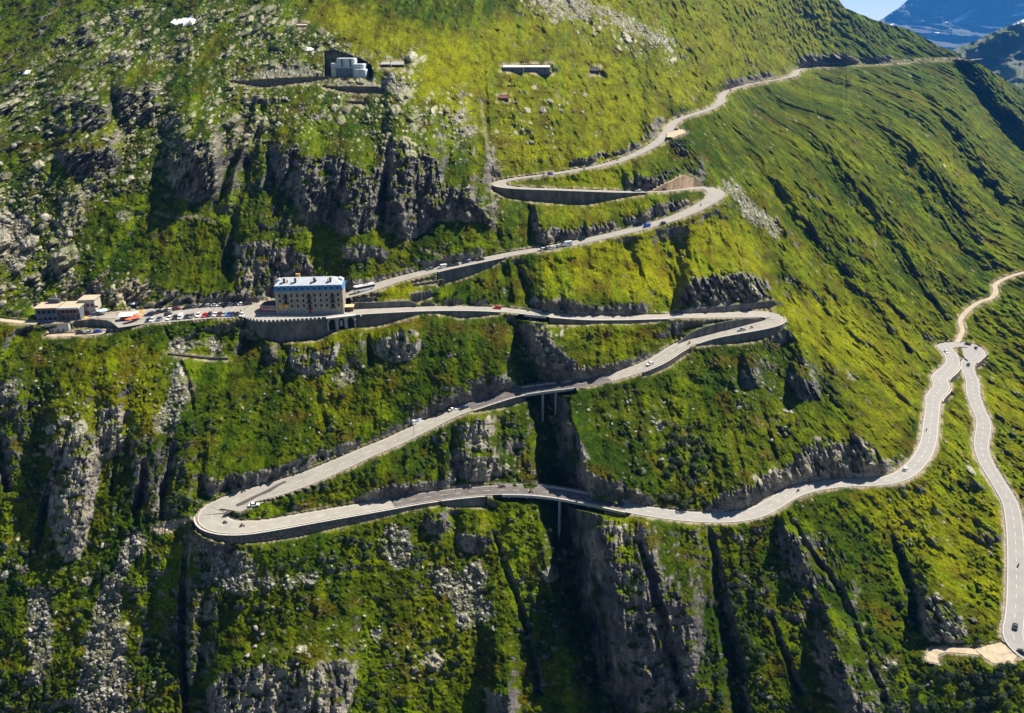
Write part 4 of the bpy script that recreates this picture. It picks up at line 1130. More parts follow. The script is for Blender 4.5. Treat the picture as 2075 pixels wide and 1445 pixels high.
WHITE = mat("white_paint", (0.78, 0.77, 0.74), 0.6)
STEEL = mat("galvanised_steel", (0.42, 0.43, 0.44), 0.45, metal=0.5)
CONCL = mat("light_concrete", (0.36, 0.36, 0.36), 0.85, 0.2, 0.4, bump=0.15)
# ------------------------------------------------------------------ hotel
pl = at_z(561, 636.5, -0.4); pr = at_z(697, 632.8, -0.4)
HW = (pr - pl).length; hyaw = math.atan2(pr.y - pl.y, pr.x - pl.x); HD = 12.5
hotel = empty("hotel", (pl.x, pl.y, -1.3), hyaw)
tag(hotel, "large old hotel with a pale blue mansard roof standing inside the road bend", "hotel")
EH = 13.0 - 0.2
body = MB().box(0, HW, 0, HD, 0, EH).build("wall", STUC, hotel)
q = MB()
for x in (-0.05, HW - 0.75):
    for k in range(14): q.box(x + (0.12 if k % 2 else 0), x + 0.8 - (0.12 if k % 2 else 0), -0.06, 0.3, 0.9 + k*0.85, 0.9 + k*0.85 + 0.6)
q.box(-0.07, HW+0.07, -0.08, 0.2, 3.55, 3.8); q.box(-0.1, HW+0.1, -0.12, 0.2, EH-0.35, EH-0.01)
q.build("quoin_stone", STUC2, hotel)
MB().box(-0.04, HW+0.04, -0.05, 0.1, 0, 2.0).build("plinth", mat("plinth_stone", (0.22, 0.23, 0.25), 0.9, 0.25, 0.7), hotel)
mz = EH + 2.6
mb = MB().add([(-0.5,-0.5,EH),(HW+0.5,-0.5,EH),(HW+0.5,HD+0.5,EH),(-0.5,HD+0.5,EH),(0.35,0.35,mz),(HW-0.35,0.35,mz),(HW-0.35,HD-0.35,mz),(0.35,HD-0.35,mz)],
     [(3,2,1,0),(0,1,5,4),(1,2,6,5),(2,3,7,6),(3,0,4,7),(4,5,6,7)])
mb.build("mansard", MANS, hotel)
rz_ = mz + 2.9
rf = MB().add([(0.0,0.0,mz+0.01),(HW-0.0,0.0,mz+0.01),(HW-0.0,HD-0.0,mz+0.01),(0.0,HD-0.0,mz+0.01),(3.6,HD/2,rz_),(HW-5.0,HD/2,rz_),(0.0,0.0,mz+0.15),(HW,0.0,mz+0.15),(HW,HD,mz+0.15),(0.0,HD,mz+0.15)],
     [(3,2,1,0),(0,1,7,6),(1,2,8,7),(2,3,9,8),(3,0,6,9),(6,7,5,4),(7,8,5),(8,9,4,5),(9,6,4)])
roof = rf.build("roof", METR, hotel)
sm = MB()
for k in range(1, 12):                       # standing seams
    x = 3.6 + (HW - 8.6) * k / 12; xb = x
    sm.add([(xb-0.05, 0.0, mz+0.2),(xb+0.05,0.0,mz+0.2),(xb+0.05,HD/2,rz_+0.05),(xb-0.05,HD/2,rz_+0.05),(xb-0.05,0.0,mz+0.1),(xb+0.05,0.0,mz+0.1),(xb+0.05,HD/2,rz_-0.05),(xb-0.05,HD/2,rz_-0.05)],
        [(0,1,2,3),(0,4,5,1),(1,5,6,2),(3,2,6,7),(0,3,7,4)])
sm.build("roof_seam", mat("seam_metal", (0.33,0.36,0.40), 0.5), roof)
def roofz(y): return mz + 0.15 + (rz_ - mz - 0.15) * y / (HD/2)
for x in (4.9, 10.4, 19.8, 27.8):
    c = MB().box(x-0.5, x+0.5, 2.0, 3.0, roofz(2.0)-0.3, roofz(2.5)+1.9).box(x-0.62, x+0.62, 1.88, 3.12, roofz(2.5)+1.9, roofz(2.5)+2.1).build("chimney", BRICK, roof)
for x in (6.4, 20.6, 26.6):
    c = MB().cyl((x, 2.6, roofz(2.6)-0.2), (x, 2.6, roofz(2.6)+1.2), 0.28).build("chimney_pipe", BRICK, roof)
MB().box(10.0, 12.0, HD/2+0.6, HD/2+2.2, rz_-1, rz_+1.3).build("chimney", mat("ochre_chimney", (0.50,0.30,0.06), 0.9, 0.2, 1.0), roof)
for x in (0.2, HW-3.0):
    MB().prism([(x, mz-0.3),(x+2.8, mz-0.3),(x+2.8, mz+1.5),(x+1.4, mz+2.2),(x, mz+1.5)], HD/2-0.8, HD/2+2.4).build("roof_gable", METR, roof)
colx = [2.3 + i * (HW - 4.6) / 10 for i in range(11)]
for i, x in enumerate(colx):                  # mansard dormers
    dm = MB().box(x-0.5, x+0.5, -0.35, 1.2, EH+0.55, EH+2.05)
    dm.prism([(x-0.65, EH+2.05),(x+0.65, EH+2.05),(x, EH+2.5)], -0.45, 1.3)
    d_ = dm.build("dormer", MANS, hotel)
    MB().box(x-0.32, x+0.32, -0.40, -0.3, EH+0.75, EH+1.85).build("window", GLASS, d_)
rows = [1.95, 4.9, 7.7, 10.4]
for r, zc in enumerate(rows):
    for i, x in enumerate(colx):
        if r == 0 and i in (6, 7, 8, 9, 10): continue
        bal = i in (1, 5, 9) and r > 0
        w2 = 0.75 if bal else 0.5
        hh = 0.45 if r == 0 else 0.85
        zlo = zc - hh - (0.35 if bal else 0)
        if r == 1 and i in (0, 1):
            MB().box(x-0.95, x+0.95, -0.16, 0.02, zc-0.8, zc+0.85).build("shutter", YELS, hotel)["label"] = "closed bright yellow shutter"
            continue
        fr = MB().box(x-w2-0.12, x+w2+0.12, -0.09, 0.02, zlo-0.1, zlo).box(x-w2-0.12, x+w2+0.12, -0.09, 0.02, zc+hh, zc+hh+0.12).box(x-w2-0.12, x-w2, -0.085, 0.02, zlo, zc+hh).box(x+w2, x+w2+0.12, -0.085, 0.02, zlo, zc+hh).build("window", FRAME, hotel)
        MB().box(x-w2, x+w2, -0.03, 0.02, zlo, zc+hh).build("pane", GLASS, fr)
        if bal:
            b_ = MB().box(x-1.5, x+1.5, -1.05, -0.05, zlo-0.2, zlo-0.04)
            for k in range(9): b_.box(x-1.45+k*0.355, x-1.39+k*0.355, -1.03, -0.97, zlo-0.04, zlo+0.85)
            b_.box(x-1.5, x+1.5, -1.05, -0.96, zlo+0.85, zlo+0.93)
            b_.build("balcony", IRON, hotel)
dr = MB().box(colx[5]-0.7, colx[5]+0.7, -0.12, 0.02, 0.1, 3.0).build("door", REDP, hotel)
# glazed pavilion at the hotel's left end
pav = empty("pavilion", hotel.matrix_basis @ Vector((0, 0, 0)), hyaw)
pav.location = hotel.matrix_basis @ Vector((-0.05, 0, 0)) if False else (pl.x, pl.y, -1.3)
tag(pav, "low curved glazed pavilion with red bands attached to the hotel's left end", "pavilion")
def arcpts(r, x0=-4.4, yc=5.6, n=18):
    pts = [(-0.1, yc - r)]
    for k in range(n + 1):
        t = -math.pi/2 - math.pi * k / n
        pts.append((x0 + r * math.cos(t), yc + r * math.sin(t)))
    pts.append((-0.1, yc + r)); return pts
def ring(r, z0, z1, m, name, top=False):
    p = arcpts(r); n = len(p)
    v = [(x, y, z0) for x, y in p] + [(x, y, z1) for x, y in p]
    f = [tuple(range(n)), tuple(range(n, 2*n))] + [(i, (i+1) % n, n+(i+1) % n, n+i) for i in range(n)]
    return MB().add(v, f).build(name, m, pav)
ring(4.6, 0, 1.7, STUC, "base"); ring(4.75, 1.71, 2.6, REDP, "parapet_band"); g_ = ring(4.6, 2.61, 4.0, mat("pale_pavilion_glass", (0.30,0.33,0.36), 0.2), "glazing")
ring(4.85, 4.01, 4.6, REDP, "roof_band"); ring(4.3, 4.8, 4.86, DARKR, "roof_deck")
p1 = arcpts(4.95); p2 = arcpts(4.1); n = len(p1)
MB().add([(x, y, 4.61) for x, y in p1] + [(x, y, 5.0) for x, y in p1] + [(x, y, 5.0) for x, y in p2] + [(x, y, 4.61) for x, y in p2],
         sum([[(i, i+1, n+i+1, n+i), (n+i, n+i+1, 2*n+i+1, 2*n+i), (2*n+i, 2*n+i+1, 3*n+i+1, 3*n+i)] for i in range(n-1)], [])).build("roof_rim", TANR, pav)
mu_ = MB()
for (x, y) in arcpts(4.66)[1:-1]: mu_.box(x-0.06, x+0.06, y-0.06, y+0.06, 2.6, 4.02)
mu_.build("mullion", REDP, pav)
# kiosk
k_ = at_z(700, 631, -1.3); kio = empty("kiosk", k_, hyaw); tag(kio, "small kiosk with a flat tan roof beside the hotel's right end", "kiosk")
MB().box(0, 4.0, 0, 3.2, 0, 2.4).build("wall", mat("kiosk_wood", (0.12,0.07,0.04), 0.8, 0.3, 1.0), kio)
MB().box(-0.4, 4.4, -0.9, 3.6, 2.42, 2.6, 0, 0).build("roof", mat("kiosk_tan_roof", (0.66,0.46,0.24), 0.8, 0.1, 1.0), kio)
MB().box(0.6, 3.4, -0.04, 0.05, 1.0, 2.0).build("hatch", GLASS, kio)
# arcade under the road
def wall_top_point(u):
    ln = dict(WALL_LINES)['hotel terrace']; best = min(ln, key=lambda p: abs(pix_of(p[0], p[1], p[2])[0] - u)); return Vector(best[:3])
a0 = wall_top_point(664); a1 = wall_top_point(719)
AW = (a1 - a0).length; ayaw = math.atan2(a1.y - a0.y, a1.x - a0.x)
arc = empty("arcade", (a0.x, a0.y, a0.z), ayaw); tag(arc, "three tall arches in the masonry under the road right of the hotel", "arcade")
AH = 7.2; ar = MB(); bay = AW / 3; ra = bay * 0.33
zt = -0.5; zs = -2.2 - ra * 0.2
for k in range(4):
    x = k * bay; ar.box(x - (bay/2-ra) * (0.98 if 0 < k < 3 else 0.5), x + (bay/2-ra) * (0.98 if 0 < k < 3 else 0.5), -1.6, -0.1, -AH, zs)
for k in range(3):
    xc = (k + 0.5) * bay; prof = [(xc - bay/2, zs), (xc - bay/2, zt), (xc + bay/2, zt), (xc + bay/2, zs)]
    for t in range(0, 11):
        an = math.pi * t / 10; prof.append((xc + ra * math.cos(an), zs + ra * math.sin(an)))
    ar.prism(prof, -1.6, -0.1)
ar.build("arch_masonry", mat("arch_stone", (0.27, 0.26, 0.24), 0.9, 0.3, 0.6), arc)
MB().box(0.2, AW - 0.2, -0.09, 0.06, -AH, -0.9).build("vault_back", mat("vault_shade_black", (0.012, 0.012, 0.014), 0.95), arc)  # near-black back panel: the shade deep inside the arches is painted in
MB().box(-0.6, AW + 0.6, -1.9, 0.2, zt + 0.01, zt + 0.45).build("coping", KERB, arc)
MB().box(bay*1.5-0.7, bay*1.5+0.7, -0.22, -0.1, -AH+1.6, -AH+4.6).build("door", mat("pale_blue_door", (0.25,0.36,0.46), 0.6), arc)
# granite kerb stones along the terrace
ln = [Vector(p[:3]) for p in dict(WALL_LINES)['hotel terrace']]
cs = [0]
for a, b in zip(ln[:-1], ln[1:]): cs.append(cs[-1] + (b - a).length)
kb = None; s = 0.6
def kerb_proto():
    return MB().box(-0.42, 0.42, -0.75, 0.0, -0.75, 0.02, 0.05, 0.05).mesh("kerb_block", WHITE)
kmesh = kerb_proto(); kn = 0
while s < min(cs[-1], 62):
    x = np.interp(s, cs, [p.x for p in ln]); y = np.interp(s, cs, [p.y for p in ln]); z = np.interp(s, cs, [p.z for p in ln])
    x2 = np.interp(s+0.5, cs, [p.x for p in ln]); y2 = np.interp(s+0.5, cs, [p.y for p in ln])
    pu, pv, _ = pix_of(x, y, z)
    if not (658 < pu < 724):
        o = link(bpy.data.objects.new("guard_stone", kmesh)); o.location = (x, y, z); o.rotation_euler = (0, 0, math.atan2(y2-y, x2-x))
        tag(o, "small white guard stone set in the row along the terrace edge", "guard stone", "guard stones along the terrace in front of the hotel"); kn += 1
    s += 2.0
# ------------------------------------------------------------------ restaurant and shop at the left
pr0 = at_z(76, 652.5, -0.8)
rs = empty("restaurant", pr0, math.radians(6)); tag(rs, "flat roofed restaurant with red shutters and balconies at the left end of the terrace", "restaurant")
GREYW = mat("grey_render", (0.13, 0.135, 0.15), 0.9, 0.2, 0.6)
MB().box(0, 11.6, 0, 9, -3.5, 6.2).build("left_wing" if False else "wall", GREYW, rs)
MB().box(11.7, 23, 1.5, 12, -3.5, 5.4).build("wall", GREYW, rs)
MB().box(20, 28.5, 9, 17, -3.5, 6.8).build("wall", mat("pale_render", (0.45,0.42,0.36), 0.9, 0.15, 0.6), rs)
MB().box(-0.5, 12.0, -0.9, 9.3, 6.21, 6.5).build("roof", TANR, rs)
MB().box(11.4, 23.4, 1.0, 12.4, 5.41, 5.75).build("roof", mat("sand_roof", (0.42,0.36,0.24), 0.9, 0.1, 0.5), rs)
MB().box(11.4, 23.5, 0.4, 0.95, 5.3, 6.1).build("fascia", WHITE, rs)
MB().box(19.6, 29.0, 8.6, 17.4, 6.81, 7.1).build("roof", TANR, rs)
MB().prism([(4.5, 6.5), (10.5, 6.5), (10.5, 8.2), (4.5, 8.6)], 6.5, 9.0).build("roof_house", DARKR, rs)
MB().box(7.2, 8.0, 9.2, 10.0, 6, 10.2).build("chimney", CONCL, rs)
for z in (0.2, 3.2):
    b_ = MB().box(0.2, 11.4, -1.5, -0.02, z-0.25, z-0.05); b_.box(0.2, 11.4, -1.5, -1.42, z-0.05, z+0.95); b_.build("balcony", mat("balcony_blue", (0.06,0.10,0.17), 0.7), rs)
    for k in range(4):
        x = 1.0 + k*2.7; fr = MB().box(x, x+1.9, -0.06, 0.02, z+0.1, z+2.2).build("window", FRAME, rs); MB().box(x+0.1, x+1.8, -0.1, -0.05, z+0.2, z+2.1).build("pane", GLASS, fr)
for k in range(5):
    x = 12.7 + k*2.1
    MB().box(x-0.05, x+0.75, 1.4, 1.52, 3.1, 4.6).build("shutter", REDP, rs)
    if k < 4: MB().box(x+0.85, x+1.9, 1.42, 1.52, 3.2, 4.5).build("window", GLASS, rs)
for k in range(4):
    x = 12.9 + k*2.6; MB().box(x, x+1.7, 1.4, 1.52, 0.4, 2.3).build("window", GLASS, rs)
for k in range(3):
    x = 21.2 + k*2.5; MB().box(x, x+0.8, 8.9, 9.02, 3.6, 5.2).build("shutter", REDP, rs)
    MB().box(x+0.9, x+1.6, 8.92, 9.02, 3.7, 5.1).build("window", GLASS, rs)
rs.scale = (0.87, 1, 1.12)
tr = MB().box(-2.5, 18.5, -4.6, -0.3, -6.5, -0.5).build("terrace", CONCL, rs)
MB().box(5.5, 18.8, -4.8, -4.6, -0.5, 0.25).build("terrace_parapet", TANR, tr)
for k in range(4): MB().box(6+k*3, 6.9+k*3, -4.64, -4.5, -3.4, -2.2).build("window", GLASS, tr)
# ------------------------------------------------------------------ fort
FD = 600.0
fp = Vector(world_of(666, 156.5, FD)); fort = empty("fort", fp, math.radians(-3)); tag(fort, "grey concrete fort with rounded top block in a rock cut niche", "fort")
def rblock(x0, x1, y0, y1, z0, z1, r, tap=0.0):
    pts = []
    for cx, cy, a0_ in ((x1-r, y1-r, 0), (x0+r, y1-r, 90), (x0+r, y0+r, 180), (x1-r, y0+r, 270)):
        for k in range(5):
            t = math.radians(a0_ + 22.5*k); pts.append((cx + r*math.cos(t), cy + r*math.sin(t)))
    n = len(pts); mx = (x0+x1)/2; my = (y0+y1)/2
    zs_ = [z0, z1-0.9, z1-0.25, z1]; sc_ = [1, 1-tap*0.8, 1-tap*0.9-0.03, 1-tap-0.10]
    v = []
    for z, s_ in zip(zs_, sc_): v += [(mx+(x-mx)*s_, my+(y-my)*s_, z) for x, y in pts]
    f = [tuple(range(n))[::-1], tuple(range(3*n, 4*n))]
    for l in range(3): f += [(l*n+i, l*n+(i+1) % n, (l+1)*n+(i+1) % n, (l+1)*n+i) for i in range(n)]
    return v, f
CF = mat("fort_concrete", (0.55, 0.57, 0.58), 0.8, 0.18, 0.35, bump=0.1)
MB().add(*rblock(4.5, 19.5, 6, 18, 0, 13.2, 2.2, 0.03)).build("upper_block", CF, fort)
MB().add(*rblock(0.5, 6, 5, 15, 0, 9.6, 1.2, 0.03)).build("left_block", CF, fort)
MB().add(*rblock(17.5, 27, 1.5, 15, -1, 9.3, 2.6, 0.06)).build("right_tower", CF, fort)
MB().add(*rblock(19, 28.5, -0.5, 10, -1, 5.6, 2.4, 0.05)).build("tower_base", CF, fort)
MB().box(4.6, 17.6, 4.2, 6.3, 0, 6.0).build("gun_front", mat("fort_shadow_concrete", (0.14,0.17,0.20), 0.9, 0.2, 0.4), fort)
MB().box(4.0, 18.0, 3.6, 6.6, 6.01, 6.7).build("ledge", CONCL, fort)
for x in (8.8, 15.2): MB().box(x, x+0.9, 5.8, 6.4, 7.0, 12.4).build("gun_slot", IRON, fort)
for k in range(5): MB().box(10.3+k*0.9, 10.6+k*0.9, 5.9, 6.3, 7.0, 12.3).build("rib", CF, fort)
# ------------------------------------------------------------------ other buildings on the upper slope
def hut(u, v, W, D_, H, rh, wallm, roofm, name, label, cat, yaw=0.0, gable=True, wins=0, group=None):
    bd = [b_ for b_ in BLD if b_[0] - 3 <= u <= b_[1] + 3 and b_[2] - 4 <= v <= b_[3] + 4][0]
    p = Vector(world_of(u, bd[3], bd[4])); o = empty(name, (p.x, p.y, p.z - 0.3), yaw); tag(o, label, cat, group)
    MB().box(-W/2, W/2, 0, D_, -0.9, H).build("wall", wallm, o)
    if gable:
        MB().add([(-W/2-0.3,-0.4,H-0.05),(W/2+0.3,-0.4,H-0.05),(W/2+0.3,D_+0.4,H-0.05),(-W/2-0.3,D_+0.4,H-0.05),(-W/2-0.3,D_/2,H+rh),(W/2+0.3,D_/2,H+rh)],
             [(3,2,1,0),(0,1,5,4),(2,3,4,5),(0,4,3),(1,2,5)]).build("roof", roofm, o)
    else:
        MB().add([(-W/2-0.3,-0.6,H+0.01),(W/2+0.3,-0.6,H+0.01),(W/2+0.3,D_+0.4,H+0.01),(-W/2-0.3,D_+0.4,H+0.01),(-W/2-0.3,-0.6,H+0.2),(W/2+0.3,-0.6,H+0.2),(W/2+0.3,D_+0.4,H+0.2+rh*2.2),(-W/2-0.3,D_+0.4,H+0.2+rh*2.2)],[(3,2,1,0),(4,5,6,7),(0,1,5,4),(1,2,6,5),(2,3,7,6),(3,0,4,7)]).build("roof", roofm, o)
    for k in range(wins):
        x = -W/2 + W*(k+0.5)/wins; MB().box(x-0.6, x+0.6, -0.06, 0.05, H*0.35, H*0.7).build("window", GLASS, o)
    MB().box(W/2-1.6 if wins == 0 else -0.5, W/2-0.7 if wins == 0 else 0.5, -0.07, 0.05, 0.2, min(2.1, H*0.75)).build("door", IRON, o)
    return o
DW = mat("dark_timber", (0.05, 0.04, 0.035), 0.85, 0.3, 1.0)
hut(781, 136, 6, 5, 2.6, 1.6, DW, mat("grey_sheet_roof",(0.42,0.40,0.38),0.7,0.1,1.0), "hut", "smaller grey roofed hut right of the fort", "hut", group="two huts by the fort")
hut(805, 137, 9, 6, 2.8, 2.0, DW, mat("grey_sheet_roof",(0.42,0.40,0.38),0.7,0.1,1.0), "hut", "larger grey roofed hut right of the fort", "hut", group="two huts by the fort")
hut(1205, 149, 8, 6, 3.4, 2.6, DW, DARKR, "barn", "lone dark timber barn on the upper meadow", "barn")
hut(1021, 203, 7, 5, 2.2, 1.8, DW, mat("rusty_roof",(0.20,0.05,0.045),0.8,0.2,1.0), "hut", "low hut with a rusty red roof in the boulder meadow", "hut")
bl = hut(1088, 146, 22, 7, 5.0, 0.6, mat("blue_grey_boards", (0.09,0.12,0.16), 0.8, 0.25, 0.5), mat("cream_roof",(0.62,0.56,0.50),0.8,0.1,0.5), "barrack", "long two storey barrack with a pale flat roof, right half", "barrack", math.radians(-2), False, 8)
bl2 = hut(1040, 143, 17, 7, 3.6, 0.6, mat("blue_grey_boards", (0.09,0.12,0.16), 0.8, 0.25, 0.5), mat("cream_roof",(0.62,0.56,0.50),0.8,0.1,0.5), "barrack", "lower barrack joined to the left end of the long barrack", "barrack", math.radians(-2), False, 6)
hut(611, 54, 8, 6, 2.0, 0.5, CONCL, TANR, "hut", "flat roofed grey hut near the top of the slope above the fort", "hut", 0, False)
hut(270, 624, 5, 3.5, 2.6, 0.25, mat("blue_shed_paint", (0.02,0.11,0.38), 0.6), mat("pale_shed_roof",(0.5,0.5,0.48),0.8), "shed", "small bright blue shed under the rocks left of the parking", "shed", 0, False)
# viaducts: deck, parapets, piers
def viaduct(a, b, label, piers, deep=1.6, rail=True):
    i, j = sorted((main_idx(*a), main_idx(*b))); seg = MAIN[i:j+1]
    mid = seg[len(seg)//2]
    o = empty("viaduct", (0, 0, 0)); tag(o, label, "viaduct", "viaducts that carry the road over the gorge")
    v, f = ribbon(seg, -seg[:, 3]/2 - 0.7, seg[:, 3]/2 + 0.7, -0.02, 0.9); MBv = MB().add(v, f); d_ = MBv.build("deck", CONCL, o)
    sg = 1
    T_, N_ = road_sides(seg)
    for s_ in (1, -1):
        v, f = ribbon(seg, s_*(seg[:, 3]/2 + 0.25), s_*(seg[:, 3]/2 + 0.7), 0.32, 0.30); MB().add(v, f).build("kerb", KERB, o)
        rl = MB(); q = offset_line(seg, s_*(seg[:, 3]/2 + 0.5)); L_ = len(q)
        for k in range(L_ - 1):
            for hz in (0.75, 1.1): rl.cyl((q[k][0], q[k][1], q[k][2]+hz), (q[k+1][0], q[k+1][1], q[k+1][2]+hz), 0.05, 4)
        for k in range(0, L_, 2): rl.cyl((q[k][0], q[k][1], q[k][2]), (q[k][0], q[k][1], q[k][2]+1.15), 0.05, 4)
        rl.build("railing", STEEL, o)
    v, f = ribbon(seg, -1.9, 1.9, -0.93, deep); MB().add(v, f).build("girder", CONC, o)
    for (pu, plen) in piers:
        k = int(np.argmin(np.abs(pix_of(seg[:, 0], seg[:, 1], seg[:, 2])[0] - pu))); p = seg[k]
        ang = math.atan2(T_[k][1], T_[k][0])
        m_ = MB(); hw_ = 2.0
        for s_ in (-1, 1):
            px_ = p[0] + N_[k][0]*s_*1.5; py_ = p[1] + N_[k][1]*s_*1.5
            m_.cyl((px_, py_, p[2]-2.4), (px_, py_, p[2]-plen), 0.5, 8, 0.65)
        m_.build("pier", CONCL, o)
    return o
viaduct((1062,632), (1108,637), "short upper viaduct over the gorge right of the hotel", [(1078,16)], 1.2)
viaduct((1050,795), (1158,780), "middle viaduct over the gorge with a pale parapet", [(1098,24),(1128,20)])
viaduct((1015,993), (1268,1028), "long curved lower viaduct of dark asphalt on slender piers", [(1028,18),(1070,22),(1135,32),(1195,32),(1245,24)], 1.3)
ab = MB(); 
p_ = MAIN[main_idx(1240, 1024)]
o = MB().add([(x, y, z) for x, y, z in [(p_[0]-4,p_[1]-5.2,p_[2]-1.3),(p_[0]+9,p_[1]-6.5,p_[2]-1.3),(p_[0]+9,p_[1]+3,p_[2]-1.3),(p_[0]-4,p_[1]+3,p_[2]-1.3),(p_[0]+1,p_[1]-5.4,p_[2]-13),(p_[0]+5,p_[1]-5.6,p_[2]-13),(p_[0]+5,p_[1]+3,p_[2]-13),(p_[0]+1,p_[1]+3,p_[2]-13)]],
     [(0,1,2,3),(4,5,1,0),(5,6,2,1),(6,7,3,2),(7,4,0,3),(7,6,5,4)]).build("abutment", CONC)
tag(o, "tapering concrete abutment under the right part of the long viaduct", "abutment")
# ------------------------------------------------------------------ far valley side and blue mountain
def far_hill(name, silh, vbot, u0, u1, dfun, relief, colfun, label, step=2.0, seed=900):
    u = np.arange(u0, u1, step); n = int((vbot - min(p[1] for p in silh)) / step)
    top = np.interp(u, [p[0] for p in silh], [p[1] for p in silh]) + 2.5 * fbm(u / 31.0, u * 0 + seed, 3, seed)
    t = np.linspace(0, 1, n)
    Uf = np.repeat(u[None], n, 0); Vf = top[None] + t[:, None] * (vbot - top[None])
    d = dfun(Uf, Vf, t[:, None])
    x = (Uf - CU) / FPX * d; wv = (Vf - CV) / FPX * d
    d = d - relief(x, wv, d)
    X_, Y_, Z_ = world_of(Uf, Vf, d)
    c = colfun(x, wv, Uf, Vf)
    rx, ry, rz2 = [], [], []
    for k in range(8, 0, -1):
        rx.append(X_[0] + 20*k); ry.append(Y_[0] + 60*k); rz2.append(Z_[0] - 22*k - 3*k*k)
    X_ = np.concatenate([np.array(rx), X_]); Y_ = np.concatenate([np.array(ry), Y_]); Z_ = np.concatenate([np.array(rz2), Z_])
    c = np.concatenate([np.repeat(c[:1], 8, 0), c])
    me_ = grid_mesh(name, X_, Y_, Z_, c, np.zeros(X_.shape)); me_.materials.append(GROUND)
    me_.polygons.foreach_set("use_smooth", np.ones(len(me_.polygons), bool))
    return tag(link(bpy.data.objects.new(name, me_)), label, None, None, "structure")
def col_spur(x, w_, u, v):
    t1 = sstep(-0.3, 0.4, fbm(x / 130, w_ / 60, 4, 701)); t2 = sstep(0.1, 0.5, ridged(x / 60 + w_ / 90, w_ / 220, 3, 703) - 0.4)
    c = lerp(np.broadcast_to(C(0.06, 0.085, 0.02), u.shape + (3,)), C(0.13, 0.135, 0.045), t1)
    c = lerp(c, C(0.17, 0.16, 0.15), t2 * 0.7)
    s_ = ((np.abs(v - (58 - (u - 2040) * 0.45)) < 2.5) & (u > 2052) & (u < 2075)) | ((np.abs(v - 92 + (u-2010)*0.5) < 3) & (u > 2000) & (u < 2018) & False)
    return np.where(s_[..., None], C(0.75, 0.78, 0.8), c)
far_hill("valley_side", [(1880,118),(1905,112),(1937,98),(1975,84),(2010,66),(2040,54),(2075,38),(2200,-10),(2420,-70)], 420, 1870, 2420,
         lambda u, v, t: 3600 - 1500 * t, lambda x, w_, d: (ridged(x / 300 + w_ / 400, w_ / 500, 5, 711, 0.55) - 0.4) * 330 + fbm(x / 40, w_ / 40, 3, 713) * 22, col_spur, "shadowed greenish valley side beyond the right shoulder")
SNOW = [[(1928,43),(1950,30),(1974,17),(1979,21),(1958,37),(1938,45)],[(2052,13),(2064,8),(2090,2),(2090,8),(2064,14)],[(2050,34),(2056,29),(2090,22),(2090,27),(2060,32)],[(1915,44),(1926,40),(1926,43),(1918,46)],
        [(1888,71),(1898,63),(1905,65),(1896,73)],[(2000,68),(2009,66),(2009,68),(2002,70)],[(1822,42),(1870,43),(1870,45),(1822,44)],[(1803,50),(1812,47),(1812,49),(1804,52)]]
def col_mtn(x, w_, u, v):
    t1 = sstep(-0.3, 0.4, fbm(x / 420, w_ / 200, 5, 721)); t2 = sstep(-0.1, 0.5, fbm(x / 150, w_ / 60, 4, 723))
    lo = sstep(35, 75, v + 20 * fbm(x / 300, w_ / 200, 3, 725))
    c = lerp(np.broadcast_to(C(0.06, 0.065, 0.075), u.shape + (3,)), C(0.21, 0.20, 0.20), t2)
    c = lerp(c, C(0.10, 0.13, 0.05), lo * t1 * 0.8); c = lerp(c, C(0.12, 0.11, 0.10), (1 - t1) * lo * 0.6)
    m = np.zeros(u.shape, bool)
    for p in SNOW: m |= in_poly(u, v, p)
    return np.where(m[..., None], C(0.8, 0.8, 0.8), c)
far_hill("blue_mountain", [(1700,120),(1745,72),(1776,46),(1783,41),(1800,30),(1820,17),(1840,0),(1870,-30),(1920,-80),(2100,-130),(2420,-150)], 200, 1700, 2420,
         lambda u, v, t: 11500 - 3200 * sstep(30, 160, v) - 500 * sstep(1900, 2300, u), lambda x, w_, d: (ridged(x / 1100 - w_ / 1300, w_ / 900, 5, 731, 0.55) - 0.4) * 900 + fbm(x / 130, w_ / 60, 4, 733) * 110, col_mtn,
         "far blue mountain with thin snow streaks at the top right")
# thin snow patches in the boulder slope
def patch(name, poly, m, label, cat, lift=0.5):
    us_ = [p[0] for p in poly]; vs_ = [p[1] for p in poly]; w = win(min(us_), max(us_), min(vs_), max(vs_))
    inn = in_poly(U[w] + wn1[w] * 0.15, V[w] + wn2[w] * 0.1, poly); ds_ = blur(Dd[w].astype(np.float32), 2); x, y, z = world_of(U[w], V[w], ds_ - lift * 2)
    ids = {}; vv_ = []; ff_ = []
    def vid(j, i):
        if (j, i) not in ids: ids[(j, i)] = len(vv_); vv_.append((x[j, i], y[j, i], z[j, i]))
        return ids[(j, i)]
    for j in range(inn.shape[0] - 1):
        for i in range(inn.shape[1] - 1):
            if inn[j, i]: ff_.append((vid(j, i), vid(j+1, i), vid(j+1, i+1), vid(j, i+1)))
    o = mesh_obj(name, vv_, ff_, m); sm_ = o.modifiers.new("thickness", 'SOLIDIFY'); sm_.thickness = 0.5
    return tag(o, label, cat)
SNOWM = mat("old_snow", (0.80, 0.82, 0.86), 0.7, 0.08, 0.5)
patch("snow_patch", [(344,44),(352,38),(372,36),(385,34),(394,38),(392,47),(380,52),(368,50),(356,49)], SNOWM, "larger old snow patch among the boulders at the top left", "snow patch")
patch("snow_patch", [(36,146),(46,143),(62,141),(58,148),(44,150)], SNOWM, "smaller snow patch at the foot of the dark slope on the left edge", "snow patch")
patch("snow_patch", [(612,97),(622,94),(636,98),(628,102),(616,101)], SNOWM, "tiny white snow patch on the mound above the fort", "snow patch")
